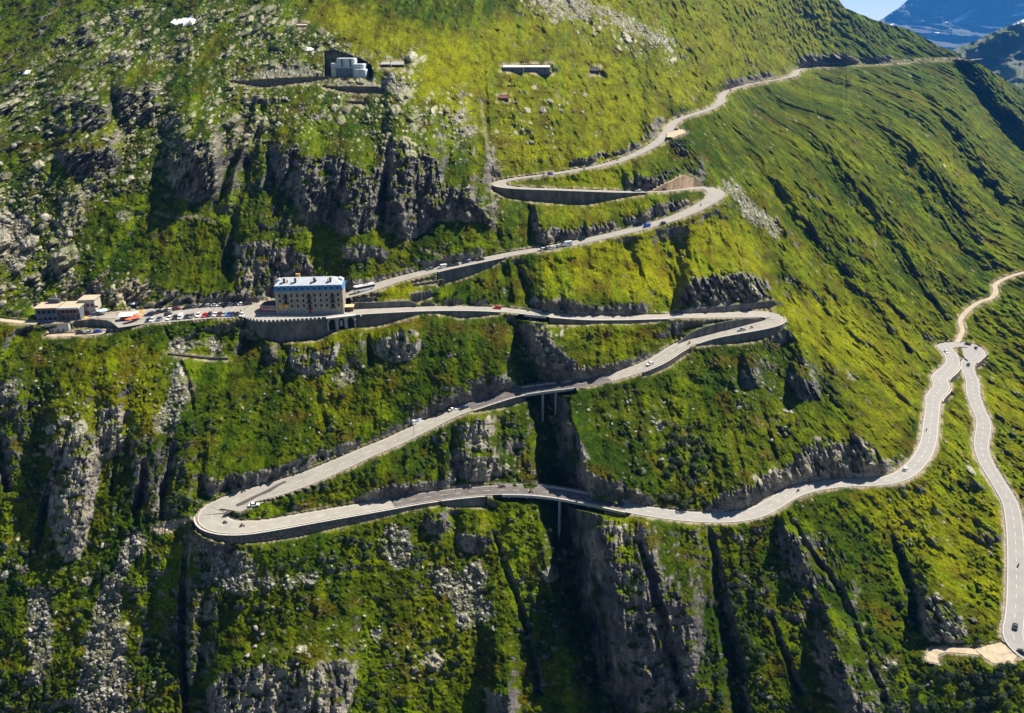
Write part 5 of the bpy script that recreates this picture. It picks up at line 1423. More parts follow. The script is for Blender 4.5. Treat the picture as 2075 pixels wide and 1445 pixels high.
# haze
hz = MB().box(-4200, 14000, -300, 15500, -420, 2200)
hm = bpy.data.materials.new("air_haze"); hm.use_nodes = True; hn = hm.node_tree
hn.nodes.clear(); ho = hn.nodes.new("ShaderNodeOutputMaterial"); pv_ = hn.nodes.new("ShaderNodeVolumePrincipled")
pv_.inputs["Color"].default_value = (0.06, 0.34, 1.0, 1); pv_.inputs["Density"].default_value = 3.8e-5; pv_.inputs["Anisotropy"].default_value = 0.2
hn.links.new(pv_.outputs[0], ho.inputs["Volume"])
hb = MB(); hb.v = hz.v; hb.f = hz.f
haze = hb.build("haze", hm); tag(haze, "thin blue mountain haze", None, None, "stuff")
# ------------------------------------------------------------------ vehicles
TYRE = mat("tyre_rubber", (0.015, 0.015, 0.015), 0.8); LAMP = mat("headlight_glass", (0.75, 0.75, 0.72), 0.15); RLAMP = mat("tail_light_red", (0.45, 0.01, 0.01), 0.3)
PAINTS = {"white": (0.80,0.80,0.78), "silver": (0.42,0.43,0.45), "grey": (0.17,0.18,0.19), "black": (0.012,0.012,0.015), "dark grey": (0.035,0.037,0.042), "red": (0.62,0.015,0.012), "dark red": (0.16,0.012,0.015),
          "blue": (0.02,0.09,0.50), "dark blue": (0.012,0.03,0.11), "brown": (0.08,0.03,0.018), "blue grey": (0.10,0.14,0.22), "tan": (0.42,0.33,0.20)}
def loft(secs):
    """secs: list of (x, halfwidth_bottom, z_bottom, halfwidth_top, z_top)"""
    v = []; f = []
    for x, wb, zb, wt, zt in secs: v += [(x,-wb,zb),(x,wb,zb),(x,wt,zt),(x,-wt,zt)]
    for i in range(len(secs)-1):
        a = 4*i; b = a+4
        for k in range(4): f.append((a+k, a+(k+1) % 4, b+(k+1) % 4, b+k))
    f.append((3,2,1,0)); e = 4*(len(secs)-1); f.append((e,e+1,e+2,e+3)); return v, f
def make_vehicle(kind, colname):
    pm = mat("car_paint_" + colname.replace(" ", "_"), PAINTS[colname], 0.28, spec=0.6)
    o = empty({"van": "van", "camper": "camper_van"}.get(kind, "car"), (0, 0, 0))
    if kind in ("hatch", "saloon", "suv"):
        H = 1.68 if kind == "suv" else 1.46; L = 2.25; hw = 0.92
        z1 = H * 0.60
        v, f = loft([(-L,hw*0.86,0.42,hw*0.80,z1*0.88),(-L*0.92,hw,0.25,hw*0.94,z1),(-L*0.3,hw,0.22,hw,z1*1.02),(L*0.35,hw,0.22,hw*0.99,z1*0.98),(L*0.85,hw*0.97,0.25,hw*0.86,z1*0.84),(L,hw*0.82,0.35,hw*0.74,z1*0.68)])
        MB().add(v, f).build("body", pm, o)
        rb = {"hatch": (-L*0.93,-L*0.72), "suv": (-L*0.94,-L*0.84), "saloon": (-L*0.72,-L*0.42)}[kind]
        v, f = loft([(rb[0],hw*0.90,z1-0.02,hw*0.84,z1+0.02),(rb[1],hw*0.93,z1-0.02,hw*0.74,H-0.04),(L*0.12,hw*0.94,z1-0.02,hw*0.75,H-0.03),(L*0.46,hw*0.93,z1-0.02,hw*0.86,z1+0.02)])
        MB().add(v, f).build("cabin_glass", GLASS, o)
        v, f = loft([(rb[1]-0.02,hw*0.75,H-0.06,hw*0.66,H),(-0.2,hw*0.76,H-0.05,hw*0.68,H+0.04),(L*0.13,hw*0.75,H-0.06,hw*0.66,H)])
        MB().add(v, f).build("roof", pm, o)
        wx = (-L*0.60, L*0.60); wr_ = 0.34; top = 0.9
    else:
        L = 2.6 if kind == "van" else 3.2; hw = 0.98; H = 2.1 if kind == "van" else 2.75; z1 = 1.15
        v, f = loft([(-L,hw*0.95,0.35,hw*0.93,z1),(-L*0.9,hw,0.28,hw,z1+0.02),(L*0.62,hw,0.28,hw,z1),(L*0.93,hw*0.95,0.30,hw*0.88,z1*0.80),(L,hw*0.85,0.38,hw*0.8,z1*0.66)])
        MB().add(v, f).build("body", pm, o)
        v, f = loft([(-L*0.98,hw*0.93,z1,hw*0.86,H-0.5),(-L*0.95,hw*0.95,z1,hw*0.86,H-0.42),(L*0.48,hw*0.95,z1-0.02,hw*0.84,H-0.42),(L*0.74,hw*0.93,z1-0.02,hw*0.86,z1+0.05)])
        MB().add(v, f).build("cabin_glass", GLASS if kind == "van" else pm, o)
        v, f = loft([(-L*0.96,hw*0.90,H-0.45,hw*0.80,H-0.02),(-L*0.9,hw*0.92,H-0.45,hw*0.84,H),(L*0.40,hw*0.90,H-0.45,hw*0.80,H),(L*0.55,hw*0.84,H-0.46,hw*0.74,H-0.35)])
        MB().add(v, f).build("roof", pm, o)
        if kind == "camper":
            for s_ in (-1, 1): MB().box(-L*0.7, L*0.1, s_*hw*0.93-0.03, s_*hw*0.93+0.03, 1.3, 1.8).build("window", GLASS, o)
            MB().prism([(L*0.50,1.55),(L*0.66,1.2),(L*0.70,1.2),(L*0.54,1.62)], -hw*0.8, hw*0.8).build("windscreen", GLASS, o)
        wx = (-L*0.6, L*0.62); wr_ = 0.36
    for x in wx:
        for s_ in (-1, 1):
            MB().cyl((x, s_*(hw-0.20), wr_), (x, s_*(hw+0.02), wr_), wr_, 10).build("wheel", TYRE, o)
    for s_ in (-1, 1):
        MB().box(L*0.96, L*1.005, s_*hw*0.58-0.14, s_*hw*0.58+0.14, 0.52, 0.70).build("headlight", LAMP, o)
        MB().box(-L*1.005, -L*0.96, s_*hw*0.62-0.12, s_*hw*0.62+0.12, 0.60, 0.80).build("tail_light", RLAMP, o)
    return o
protos = {}
def copy_tree(o, parent=None):
    c = o.copy(); COLL.objects.link(c); c.parent = parent
    for ch in list(o.children): copy_tree(ch, c)
    return c
def place_vehicle(kind, colname, loc, yaw, label, cat="car", group=None, pitch=0.0):
    key = (kind, colname)
    if key not in protos: o = protos[key] = make_vehicle(kind, colname)
    else: o = copy_tree(protos[key])
    o.location = loc; o.rotation_euler = (0, pitch, yaw)
    for k in ("label", "category", "group"):
        if k in o: del o[k]
    return tag(o, label, cat, group)
ORD = ["first","second","third","fourth","fifth","sixth","seventh","eighth","ninth","tenth","eleventh","twelfth","thirteenth","fourteenth","fifteenth","sixteenth","seventeenth","eighteenth"]
front = [(301,651,"dark blue","hatch"),(309,650,"white","hatch"),(322,648.5,"blue grey","hatch"),(343,647,"white","hatch"),(354.5,646,"dark grey","suv"),(366,645,"white","van"),(378,644,"dark grey","hatch"),
 (388,643,"grey","suv"),(402,641,"white","suv"),(414.5,641,"red","hatch"),(425,640,"dark grey","suv"),(436.6,639.5,"white","saloon"),(445,639,"dark red","hatch"),(453.5,639,"silver","hatch"),(463.5,639,"blue","hatch"),
 (472,639,"dark grey","hatch"),(481,639,"black","hatch"),(491,640,"white","hatch")]
LG = "cars parked on the terrace left of the hotel"
for i, (u, v, c, k) in enumerate(front):
    place_vehicle(k, c, at_z(u, v, 0.0), math.radians(-95 + (i*37 % 11)), f"{c} car in the front row of the terrace parking, {ORD[i]} from left", group=LG)
back = [(302,640,"dark blue","suv"),(312,637,"brown","suv"),(325,634,"black","suv"),(336,631.5,"dark grey","saloon"),(348,629.5,"white","hatch"),(357.5,628,"dark red","suv"),(378,626,"black","hatch"),(388,623.5,"dark grey","suv"),(399,623,"grey","saloon"),
 (411.5,622,"black","hatch"),(424,621,"silver","hatch"),(436,620.5,"silver","saloon"),(446,620,"white","hatch"),(455,619.5,"brown","suv"),(467,619,"blue grey","suv"),(478,618.5,"dark grey","hatch"),(490,618,"white","saloon"),(502,617.5,"dark grey","suv")]
for i, (u, v, c, k) in enumerate(back):
    place_vehicle(k, c, at_z(u, v, 0.0), math.radians(28 + (i*29 % 17)) + (math.pi if i % 3 == 0 else 0), f"{c} car under the rocks in the back row of parking, {ORD[i]} from left", group=LG)
place_vehicle("hatch", "dark grey", at_z(341, 638, 0.0), math.radians(70), "dark car standing alone between the two rows of the terrace parking")
for u, v, c, k, yaw, lab in [(195,638,"blue grey","hatch",20,"blue grey car in front of the pale rocks beside the restaurant"),(181,634.5,"red","hatch",70,"bright red car beside the restaurant's right wall"),
    (225,672,"black","suv",8,"black car on the gravel lane below the grey wall"),(199,672,"blue","saloon",5,"bright blue car on the gravel lane below the restaurant"),(164,675,"dark grey","saloon",5,"dark car at the end of the gravel lane below the restaurant"),(181,674,"silver","saloon",5,"silver car between the blue and the dark car on the gravel lane")]:
    place_vehicle(k, c, at_z(u, v, -0.3) if v < 650 else on_road(u, v + 1.5, WEST2)[0], math.radians(yaw), lab)
RG = "cars driving or parked on the pass road"
onroad = [ # u, v, kind, colour, reverse?, cross offset handled by the pixel, label
 (871,547,"hatch","grey",0,"grey car at the lower left end of the row parked above the hotel"),(896.6,543,"van","white",0,"white van parked at the end of the concrete wall above the hotel"),(909,540.5,"suv","black",0,"black car next to the white van in the row above the hotel"),
 (922.6,538,"hatch","dark grey",0,"dark car above the middle of the concrete wall, left of the gap"),(943,533,"suv","dark blue",0,"dark blue car above the middle of the concrete wall, right of the gap"),(951.6,531,"hatch","silver",1,"silver car among dark ones above the concrete wall"),
 (960.5,529,"hatch","black",0,"black car right of the silver one above the concrete wall"),(974,527,"saloon","dark grey",0,"long dark car at the right end of the row above the hotel"),
 (1098,507,"hatch","white",0,"white car at the left end of the short row on the road below the rocks"),(1106.7,506,"hatch","black",0,"black car between two white ones on the road below the rocks"),(1115.5,504.5,"suv","white",0,"white car right of the black one on the road below the rocks"),
 (1130,501.5,"hatch","silver",0,"silver car just behind the white camper"),(1138,499.5,"hatch","dark grey",0,"dark car tucked behind the white camper"),(1149,498,"camper","white",0,"large white camper on the road below the rocks"),
 (1310,460,"van","blue",0,"bright blue van on the road below the upper right hairpin"),(1343,453.5,"saloon","dark grey",0,"dark car ahead of the blue van"),(1345,386,"suv","black",0,"black car in front of the warm tan wall"),(1293,388.5,"hatch","white",1,"white car on the upper road left of the tan wall"),
 (1115,354,"saloon","blue",1,"blue car near the topmost left hairpin"),(1374,240,"hatch","dark blue",0,"dark car above the gravel lay-by on the upper road"),(1480,184,"hatch","black",0,"tiny dark car on the S bend of the far upper road"),
 (1008,625.5,"saloon","red",1,"red car on the front road by the upper viaduct"),
 (846,858,"camper","white",1,"white camper driving down the long straight"),(890,841,"saloon","black",1,"first dark car behind the camper on the straight"),(917,831.5,"saloon","white",1,"white car between two dark ones on the straight"),(941,827,"saloon","dark blue",1,"dark car nearest the middle viaduct"),
 (1317,739,"hatch","white",0,"white car on the bend left of the right hairpin"),(1503,669.5,"saloon","silver",0,"silver car just below the right hairpin"),(1648,974,"van","grey",0,"grey van on the road under the brown crag"),(1835,952,"hatch","white",0,"white car on the bend right of the brown crag"),
 (1917,714,"hatch","white",1,"white car at the left side of the right hairpin loop"),(1961,698.5,"saloon","black",0,"black car at the top of the right hairpin loop"),(1978.5,707,"saloon","dark blue",0,"dark blue car at the right side of the hairpin loop"),(1962,740.5,"hatch","black",0,"black car just below the hairpin loop"),
 (2057,1271,"saloon","black",1,"black car above the lowest bend at the right edge"),(2073,1324,"saloon","dark grey",0,"dark car at the lowest bend cut by the right edge")]
for u, v, k, c, rv, lab in onroad:
    p, a = on_road(u, v)
    place_vehicle(k, c, p, a + (math.pi if rv else 0), lab, "camper" if k == "camper" else ("van" if k == "van" else "car"), RG)
place_vehicle("saloon", "white", at_z(515, 1025, -51.6), math.radians(12), "white car parked alone in the wide bay inside the lower left hairpin")
place_vehicle("saloon", "dark red", at_z(1369, 264, 53), math.radians(10), "dark red car in the gravel lay-by beside the upper road")
for u, c, lab in ((862,"black","left of two dark cars parked on the grass edge of the front road"),(873,"dark grey","right of two dark cars parked on the grass edge of the front road")):
    p, a = on_road(u, 621.5); place_vehicle("hatch", c, at_z(u, 619, p.z), a, lab)
for i, (u, lab) in enumerate([(1925,"leftmost tiny car parked where the far road leaves the hill"),(1938,"middle tiny car parked where the far road leaves the hill"),(1951,"rightmost tiny car parked where the far road leaves the hill")]):
    p, a = on_road(u, 121); place_vehicle("van", ["white","blue grey","silver"][i], p, a, lab)
# coach
bp_, ba = on_road(738, 589); bus = empty("coach", bp_, ba); tag(bus, "white coach with dark windows on the road behind the hotel", "coach")
v, f = loft([(-5.9,1.22,0.35,1.2,1.5),(-5.8,1.26,0.3,1.25,1.55),(5.7,1.26,0.3,1.25,1.55),(5.95,1.15,0.4,1.12,1.5)]); MB().add(v, f).build("body", WHITE, bus)
v, f = loft([(-5.85,1.2,1.5,1.12,2.75),(-5.7,1.24,1.5,1.16,2.8),(5.5,1.24,1.5,1.16,2.8),(5.9,1.12,1.5,0.98,2.7)]); MB().add(v, f).build("side_glass", GLASS, bus)
v, f = loft([(-5.8,1.16,2.75,1.0,3.25),(-5.6,1.2,2.78,1.1,3.35),(5.3,1.2,2.78,1.1,3.35),(5.75,1.0,2.72,0.9,3.1)]); MB().add(v, f).build("roof", WHITE, bus)
MB().box(-2.5,0.5,-0.7,0.7,3.3,3.55).build("roof_unit", STEEL, bus)
for x in (-3.6, 4.0):
    for s_ in (-1, 1): MB().cyl((x, s_*1.05, 0.5), (x, s_*1.29, 0.5), 0.5, 12).build("wheel", TYRE, bus)
# motorcycles and riders
LEATHER = mat("black_leather", (0.02, 0.02, 0.022), 0.6); SKIN = mat("skin", (0.45, 0.27, 0.19), 0.6)
def skin_mesh(name, nodes, edges, m, sub=1):
    me_ = bpy.data.meshes.new(name); me_.from_pydata([n_[:3] for n_ in nodes], edges, []); o = bpy.data.objects.new(name, me_); COLL.objects.link(o)
    sk = o.modifiers.new("skin", 'SKIN'); sk.use_smooth_shade = True
    for i, n_ in enumerate(nodes): me_.skin_vertices[0].data[i].radius = (n_[3], n_[3])
    me_.skin_vertices[0].data[0].use_root = True
    sb = o.modifiers.new("sub", 'SUBSURF'); sb.levels = sub; sb.render_levels = sub
    dg = bpy.context.evaluated_depsgraph_get(); ev = bpy.data.meshes.new_from_object(o.evaluated_get(dg)); ev.materials.clear(); ev.materials.append(m); ev.name = name
    bpy.data.objects.remove(o); return ev
RIDE = [(-0.15,0,0.86,.15),(-0.1,0,1.1,.15),(0.05,0,1.36,.17),(0.12,0,1.48,.07),(0.18,0,1.62,.12),(0.02,0.2,1.38,.08),(0.2,0.33,1.16,.06),(0.5,0.3,1.08,.05),(0.02,-0.2,1.38,.08),(0.2,-0.33,1.16,.06),(0.5,-0.3,1.08,.05),
        (-0.1,0.15,0.84,.11),(0.3,0.26,0.78,.09),(0.05,0.24,0.42,.07),(0.15,0.24,0.36,.05),(-0.1,-0.15,0.84,.11),(0.3,-0.26,0.78,.09),(0.05,-0.24,0.42,.07),(0.15,-0.24,0.36,.05)]
RE = [(0,1),(1,2),(2,3),(3,4),(2,5),(5,6),(6,7),(2,8),(8,9),(9,10),(0,11),(11,12),(12,13),(13,14),(0,15),(15,16),(16,17),(17,18)]
rider_mesh = skin_mesh("rider", RIDE, RE, LEATHER)
helm = {}
def helmet(colname):
    if colname not in helm:
        m = MB(); v, f = rblock(0.04, 0.34, -0.14, 0.14, 1.47, 1.79, 0.12, 0.1); m.add(v, f); helm[colname] = m.mesh("helmet", mat("helmet_" + colname, PAINTS[colname], 0.25))
    return helm[colname]
def make_bike(colname):
    pm = mat("car_paint_" + colname.replace(" ", "_"), PAINTS[colname], 0.28, spec=0.6)
    o = empty("motorcycle", (0, 0, 0))
    for x in (-0.72, 0.75):
        w_ = MB().cyl((x, -0.08, 0.32), (x, 0.08, 0.32), 0.32, 12).build("wheel", TYRE, o)
    MB().box(-0.35, 0.4, -0.16, 0.16, 0.28, 0.62, 0.04, 0.02).build("engine", STEEL, o)
    v, f = loft([(-0.05,0.14,0.62,0.1,0.86),(0.25,0.18,0.6,0.15,0.95),(0.55,0.12,0.66,0.1,0.9)]); MB().add(v, f).build("tank", pm, o)
    v, f = loft([(-0.85,0.08,0.80,0.07,0.90),(-0.4,0.14,0.70,0.13,0.80),(0.0,0.13,0.68,0.12,0.78)]); MB().add(v, f).build("seat", LEATHER, o)
    MB().cyl((0.75, 0.1, 0.32), (0.5, 0.1, 0.98), 0.03, 5).cyl((0.75, -0.1, 0.32), (0.5, -0.1, 0.98), 0.03, 5).cyl((0.5, -0.36, 1.06), (0.5, 0.36, 1.06), 0.025, 5).build("fork", STEEL, o)
    MB().box(0.6, 0.8, -0.14, 0.14, 0.75, 1.05, 0.03, 0.03).build("fairing", pm, o)
    return o
bikes = [(963,809,"black","leftmost motorcycle of the group on the middle viaduct"),(993,800,"black","second motorcycle from the left in the middle viaduct group"),(1017,794.5,"dark grey","third motorcycle from the left in the middle viaduct group"),(1048.5,788.5,"black","fourth motorcycle from the left in the middle viaduct group"),
 (1084,786,"dark grey","third motorcycle from the right in the middle viaduct group"),(1107,783,"black","second motorcycle from the right in the middle viaduct group"),(1138,779,"black","rightmost motorcycle of the group on the middle viaduct"),(598,963,"black","motorcycle at the upper edge of the long straight"),
 (493,997,"black","motorcycle at the rock side entering the lower left hairpin"),(456.5,1060,"black","motorcycle inside the lower left hairpin"),(491,1067,"dark grey","motorcycle just leaving the lower left hairpin"),(1014,987.5,"grey","left bike of two at the long viaduct's far rail"),
 (1020,987.5,"blue grey","right bike of two at the long viaduct's far rail"),(952,990,"black","motorcycle on the dark asphalt left of the long viaduct"),(1076,998,"black","motorcycle in the middle of the long lower viaduct"),(1244,1023.5,"tan","tan motorcycle at the shadow edge on the long viaduct"),
 (1396,697,"red","red motorcycle below the curved concrete wall"),(1523,665,"brown","motorcycle behind the silver car at the right hairpin"),(1617,996,"black","motorcycle on the S bend left of the brown crag"),(1877,873,"black","motorcycle on the left road edge above the brown crag"),
 (2063,1148,"black","motorcycle on the straight down the right edge"),(1102,357,"tan","small tan bike behind the blue car near the topmost hairpin"),(1183,344,"red","red motorcycle on the upper road"),(1251,326,"dark grey","dark motorcycle right of the red one, upper road"),(1420,417,"dark grey","dark motorcycle just below the upper right hairpin")]
bproto = {}; bone = 0
for i, (u, v, c, lab) in enumerate(bikes):
    p, a = on_road(u, v); 
    if c not in bproto: o = bproto[c] = make_bike(c)
    else: o = copy_tree(bproto[c])
    rv = math.pi if i % 2 == 0 or i in (1, 3, 5) else 0
    o.location = p; o.rotation_euler = (0, 0, a + rv)
    lab2 = lab.replace("cyclist like small bike", "small tan bike")
    tag(o, lab2, "motorcycle", "motorcycles on the pass road")
    r_ = link(bpy.data.objects.new("person", rider_mesh)); r_.location = p; r_.rotation_euler = (0, 0, a + rv)
    tag(r_, "rider on the " + lab2, "person", "motorcycle riders")
    h_ = link(bpy.data.objects.new("helmet", helmet(["black","white","red","silver"][i % 4])), r_)
# people on the terrace
STAND = [(0,0,0.95,.15),(0,0,1.18,.14),(0,0,1.40,.16),(0,0,1.52,.06),(0.01,0,1.66,.105),(0,0.2,1.42,.07),(0.02,0.27,1.14,.05),(0.08,0.27,0.88,.04),(0,-0.2,1.42,.07),(0.02,-0.27,1.14,.05),(0.08,-0.27,0.88,.04),
         (0,0.11,0.86,.1),(0.06,0.13,0.48,.07),(-0.02,0.13,0.08,.05),(0.12,0.14,0.04,.04),(0,-0.11,0.86,.1),(-0.08,-0.13,0.48,.07),(-0.14,-0.13,0.08,.05),(0.0,-0.14,0.04,.04)]
hair_m = MB().add(*rblock(-0.1, 0.1, -0.1, 0.1, 1.68, 1.80, 0.07, 0.2)).mesh("hair", mat("dark_hair", (0.03,0.02,0.015), 0.8))
for u, v, z, colr, yaw, lab in [(434,627,0,"dark_jacket",20,"person in dark clothes walking across the parking near the back row"),(469,623,0,"red_jacket",60,"person in a red top walking between the parked rows"),(488.5,634,0,"black_coat",90,"person in black standing near the right end of the front row"),
    (329,649,0,"brown_jacket",0,"person in brown standing left of a white car in the front row"),(201,647,-0.3,"white_shirt",0,"person standing by the flagpole in front of the restaurant")]:
    cm = mat(colr, {"dark_jacket": (0.03,0.04,0.06), "red_jacket": (0.5,0.04,0.05), "black_coat": (0.02,0.02,0.02), "brown_jacket": (0.12,0.05,0.03), "white_shirt": (0.6,0.6,0.6)}[colr], 0.8)
    me_ = skin_mesh("person", STAND, RE, cm); me_.materials.append(SKIN); me_.materials.append(mat("dark_trousers", (0.03,0.035,0.05), 0.8))
    for pl_ in me_.polygons:
        cz = pl_.center.z
        if cz > 1.5 or (abs(pl_.center.y) > 0.2 and cz < 0.93): pl_.material_index = 1
        elif cz < 0.95: pl_.material_index = 2
    o = link(bpy.data.objects.new("person", me_)); o.location = at_z(u, v, z); o.rotation_euler = (0, 0, math.radians(yaw)); tag(o, lab, "person")
    link(bpy.data.objects.new("hair", hair_m), o)
# market stall, umbrellas, flagpoles
st = at_z(243, 650, 0.0); stall = empty("market_stall", st, math.radians(14)); tag(stall, "souvenir stall with a sloping white awning at the left end of the parking", "stall")
MB().box(0, 6.0, 0, 3.0, 0, 1.0).build("counter", mat("stall_wood", (0.18,0.10,0.06), 0.8, 0.3, 1.0), stall)
MB().prism([(0,0),(0,0),(6,0),(6,0)], 0, 0.01) 
MB().add([(-0.3,-1.0,2.3),(6.3,-1.0,2.3),(6.3,3.3,3.1),(-0.3,3.3,3.1),(-0.3,-1.0,2.22),(6.3,-1.0,2.22),(6.3,3.3,3.02),(-0.3,3.3,3.02)], [(0,1,2,3),(7,6,5,4),(0,4,5,1),(1,5,6,2),(2,6,7,3),(3,7,4,0)]).build("awning", WHITE, stall)
ps = MB()
for x in (0, 5.9):
    for y in (0, 2.9): ps.box(x, x+0.1, y, y+0.1, 0, 2.9)
ps.build("post", STEEL, stall)
def umbrella(u, v, z, colr, cname, label, r=1.6, closed=False):
    o = empty("parasol", at_z(u, v, z)); tag(o, label, "parasol", "parasols around the stall")
    m = mat("parasol_" + cname, colr, 0.8)
    MB().cyl((0,0,0),(0,0,2.6),0.035,6).build("pole", STEEL, o)
    n = 8; vs_ = [(r*math.cos(2*math.pi*k/n), r*math.sin(2*math.pi*k/n), 2.0) for k in range(n)] + [(0,0,2.65)] + [(r*math.cos(2*math.pi*k/n), r*math.sin(2*math.pi*k/n), 1.85) for k in range(n)] + [(0,0,2.6)]
    f = [(k,(k+1) % n,n) for k in range(n)] + [(n+1+(k+1) % n, n+1+k, 2*n+1) for k in range(n)] + [(k, n+1+k, n+1+(k+1) % n, (k+1) % n) for k in range(n)]
    MB().add(vs_, f).build("canopy", m, o)
    MB().cyl((0,0,0),(0,0,0.12),0.3,10).build("foot", CONC, o)
for u, v, c, n_, lab in [(262,654,(0.75,0.13,0.06),"coral","coral parasol nearest the white stall, lowest one"),(270,652,(0.75,0.13,0.06),"coral","coral parasol in the middle of the lower line of parasols"),(277,649.5,(0.70,0.08,0.05),"red","red parasol at the right end of the lower line"),
    (283,646,(0.85,0.28,0.05),"orange","orange parasol behind the right end of the red line"),(268,643,(0.72,0.52,0.35),"sand","sand coloured parasol behind the white stall"),(276,640,(0.75,0.7,0.6),"cream","cream parasol furthest up by the lane"),
    (289,638,(0.85,0.30,0.05),"orange","orange parasol next to the first parked car")]:
    umbrella(u, v, 0, c, n_, lab, 1.7)
umbrella(209, 636, -0.3, (0.45,0.66,0.85), "pale_blue", "pale blue large parasol in front of the light rocks", 2.6)
umbrella(175, 652, -0.6, (0.85,0.42,0.04), "amber", "amber parasol at the restaurant's right corner", 1.2)
def pole(u, v, z, h, label, name="lamp_post", cat="lamp post", flag=None, arm=True):
    o = empty(name, at_z(u, v, z)); tag(o, label, cat)
    MB().cyl((0,0,0),(0,0,h),0.09,8,0.05).build("pole", mat("dark_pole_paint", (0.05,0.045,0.04), 0.6), o)
    if flag:
        MB().add([(0.05,0,h-0.1),(1.5,0.1,h-0.2),(1.5,0.12,h-1.2),(0.05,0.02,h-1.1),(0.05,0.04,h-0.1),(1.5,0.14,h-0.2),(1.5,0.16,h-1.2),(0.05,0.06,h-1.1)], [(0,1,2,3),(7,6,5,4),(0,4,5,1),(1,5,6,2),(2,6,7,3),(3,7,4,0)]).build("flag", mat(flag[0], flag[1], 0.8), o)
    elif arm:
        MB().cyl((0,0,h-0.05),(0,1.2,h+0.2),0.05,6).box(-0.15,0.15,1.0,1.7,h+0.1,h+0.25).build("lamp_head", STEEL, o)
    MB().cyl((0,0,0),(0,0,0.3),0.2,8).build("base", STEEL, o)
pole(839, 880, on_road(839, 872)[0].z, 9.5, "tall slim lamp post at the lower edge of the long straight by the camper")
pole(923.5, 1025, on_road(923, 1003)[0].z - 6, 13, "tall slim post in front of the smooth concrete wall of the lower road")
pole(1104, 640, on_road(1104, 636)[0].z, 7, "lamp post at the edge of the upper viaduct")
pole(197.5, 648, -0.3, 7.5, "flagpole with a red flag between the restaurant and the lane", "flagpole", "flagpole", ("flag_red", (0.6,0.02,0.02)))
pole(64.5, 640, 0, 9, "bare pole at the restaurant's left side", "pole", "pole", None, False)
pole(187.5, 612, 2, 8, "grey pole at the restaurant's back right corner", "pole", "pole", None, False)
# ------------------------------------------------------------------ boulders and bushes
rng = random.Random(7)
def boulder_mesh(k):
    bm = bmesh.new(); bmesh.ops.create_icosphere(bm, subdivisions=2, radius=1.0)
    r_ = random.Random(100 + k); planes = [(Vector((r_.uniform(-1,1), r_.uniform(-1,1), r_.uniform(-0.3,1))).normalized(), r_.uniform(0.5, 0.85)) for _ in range(7)]
    sx, sy, sz = r_.uniform(0.8,1.4), r_.uniform(0.7,1.1), r_.uniform(0.55,0.9)
    for v in bm.verts:
        for n_, d_ in planes:
            t = v.co.dot(n_)
            if t > d_: v.co -= n_ * (t - d_)
        v.co += Vector((r_.uniform(-.05,.05), r_.uniform(-.05,.05), r_.uniform(-.05,.05)))
        v.co = Vector((v.co.x*sx, v.co.y*sy, v.co.z*sz))
    me_ = bpy.data.meshes.new("boulder"); bm.to_mesh(me_); bm.free(); me_.materials.append(mat("pale_granite", (0.30,0.28,0.235), 0.9, 0.35, 1.2, bump=0.5)); return me_
BM = [boulder_mesh(k) for k in range(6)]
def leafy(k):
    """a bush: a few twigs under many small leaf clumps spread through an uneven crown"""
    r_ = random.Random(300 + k); m = MB()
    lobes = [(r_.uniform(-.55,.55), r_.uniform(-.5,.5), r_.uniform(.35,.95), r_.uniform(.35,.62)) for _ in range(7)]
    for i in range(330):
        lx, ly, lz, lr = r_.choice(lobes)
        d_ = Vector((r_.gauss(0,1), r_.gauss(0,1), r_.gauss(0,1))).normalized() * lr * r_.uniform(0.6, 1.05)
        c = Vector((lx, ly, lz)) + d_
        if c.z < -0.15: continue
        nrm = (d_.normalized() + Vector((r_.uniform(-.7,.7), r_.uniform(-.7,.7), r_.uniform(-.2,.9)))).normalized()
        a = nrm.orthogonal().normalized(); b = nrm.cross(a); s_ = r_.uniform(0.07, 0.15)
        ang = r_.uniform(0, 6.28); a, b = a*math.cos(ang)+b*math.sin(ang), b*math.cos(ang)-a*math.sin(ang)
        m.add([c+a*s_, c+b*s_*.7+nrm*.03, c-a*s_, c-b*s_*.7-nrm*.03], [(0,1,2,3)])
    return m
LEAFM = []
for nm, c1, c2 in (("alder_leaf", (0.030,0.068,0.010), (0.012,0.030,0.006)), ("willow_leaf", (0.055,0.085,0.035), (0.02,0.035,0.014)), ("bilberry_leaf", (0.045,0.088,0.006), (0.016,0.040,0.004))):
    LEAFM.append(mat(nm, c1, 0.8, col2=c2, scale=2.2))
TWIG = mat("twig_bark", (0.06,0.045,0.03), 0.9)
SHR = []
for k in range(3):
    for mi in range(3):
        m = leafy(k); me_ = bpy.data.meshes.new("bush"); 
        nf = len(m.f)
        m.cyl((0,0,-0.4),(0.2,0.1,0.6),0.05,5).cyl((0,0,-0.4),(-0.25,0,0.5),0.045,5)
        me_.from_pydata(m.v, [], m.f); me_.materials.append(LEAFM[mi]); me_.materials.append(TWIG)
        for p in me_.polygons:
            if p.index >= nf: p.material_index = 1
        SHR.append((mi, me_))
def scatter_in(poly, n, mind, used):
    us = [p[0] for p in poly]; vsx = [p[1] for p in poly]; out = []; tries = 0
    while len(out) < n and tries < n * 60:
        tries += 1
        u = rng.uniform(min(us), max(us)); v = rng.uniform(min(vsx), max(vsx))
        if not in_poly(np.array([u]), np.array([v]), poly)[0]: continue
        i = int(np.clip((u - gu[0]) / STEP, 0, len(gu)-1)); j = int(np.clip((v - sil[i]) / dV[i], 0, nv-1))
        if near[j, i] < 9: continue
        if any(abs(u-a) + abs(v-b) < mind for a, b in used): continue
        used.append((u, v)); out.append((u, v))
    return out
usedB = []
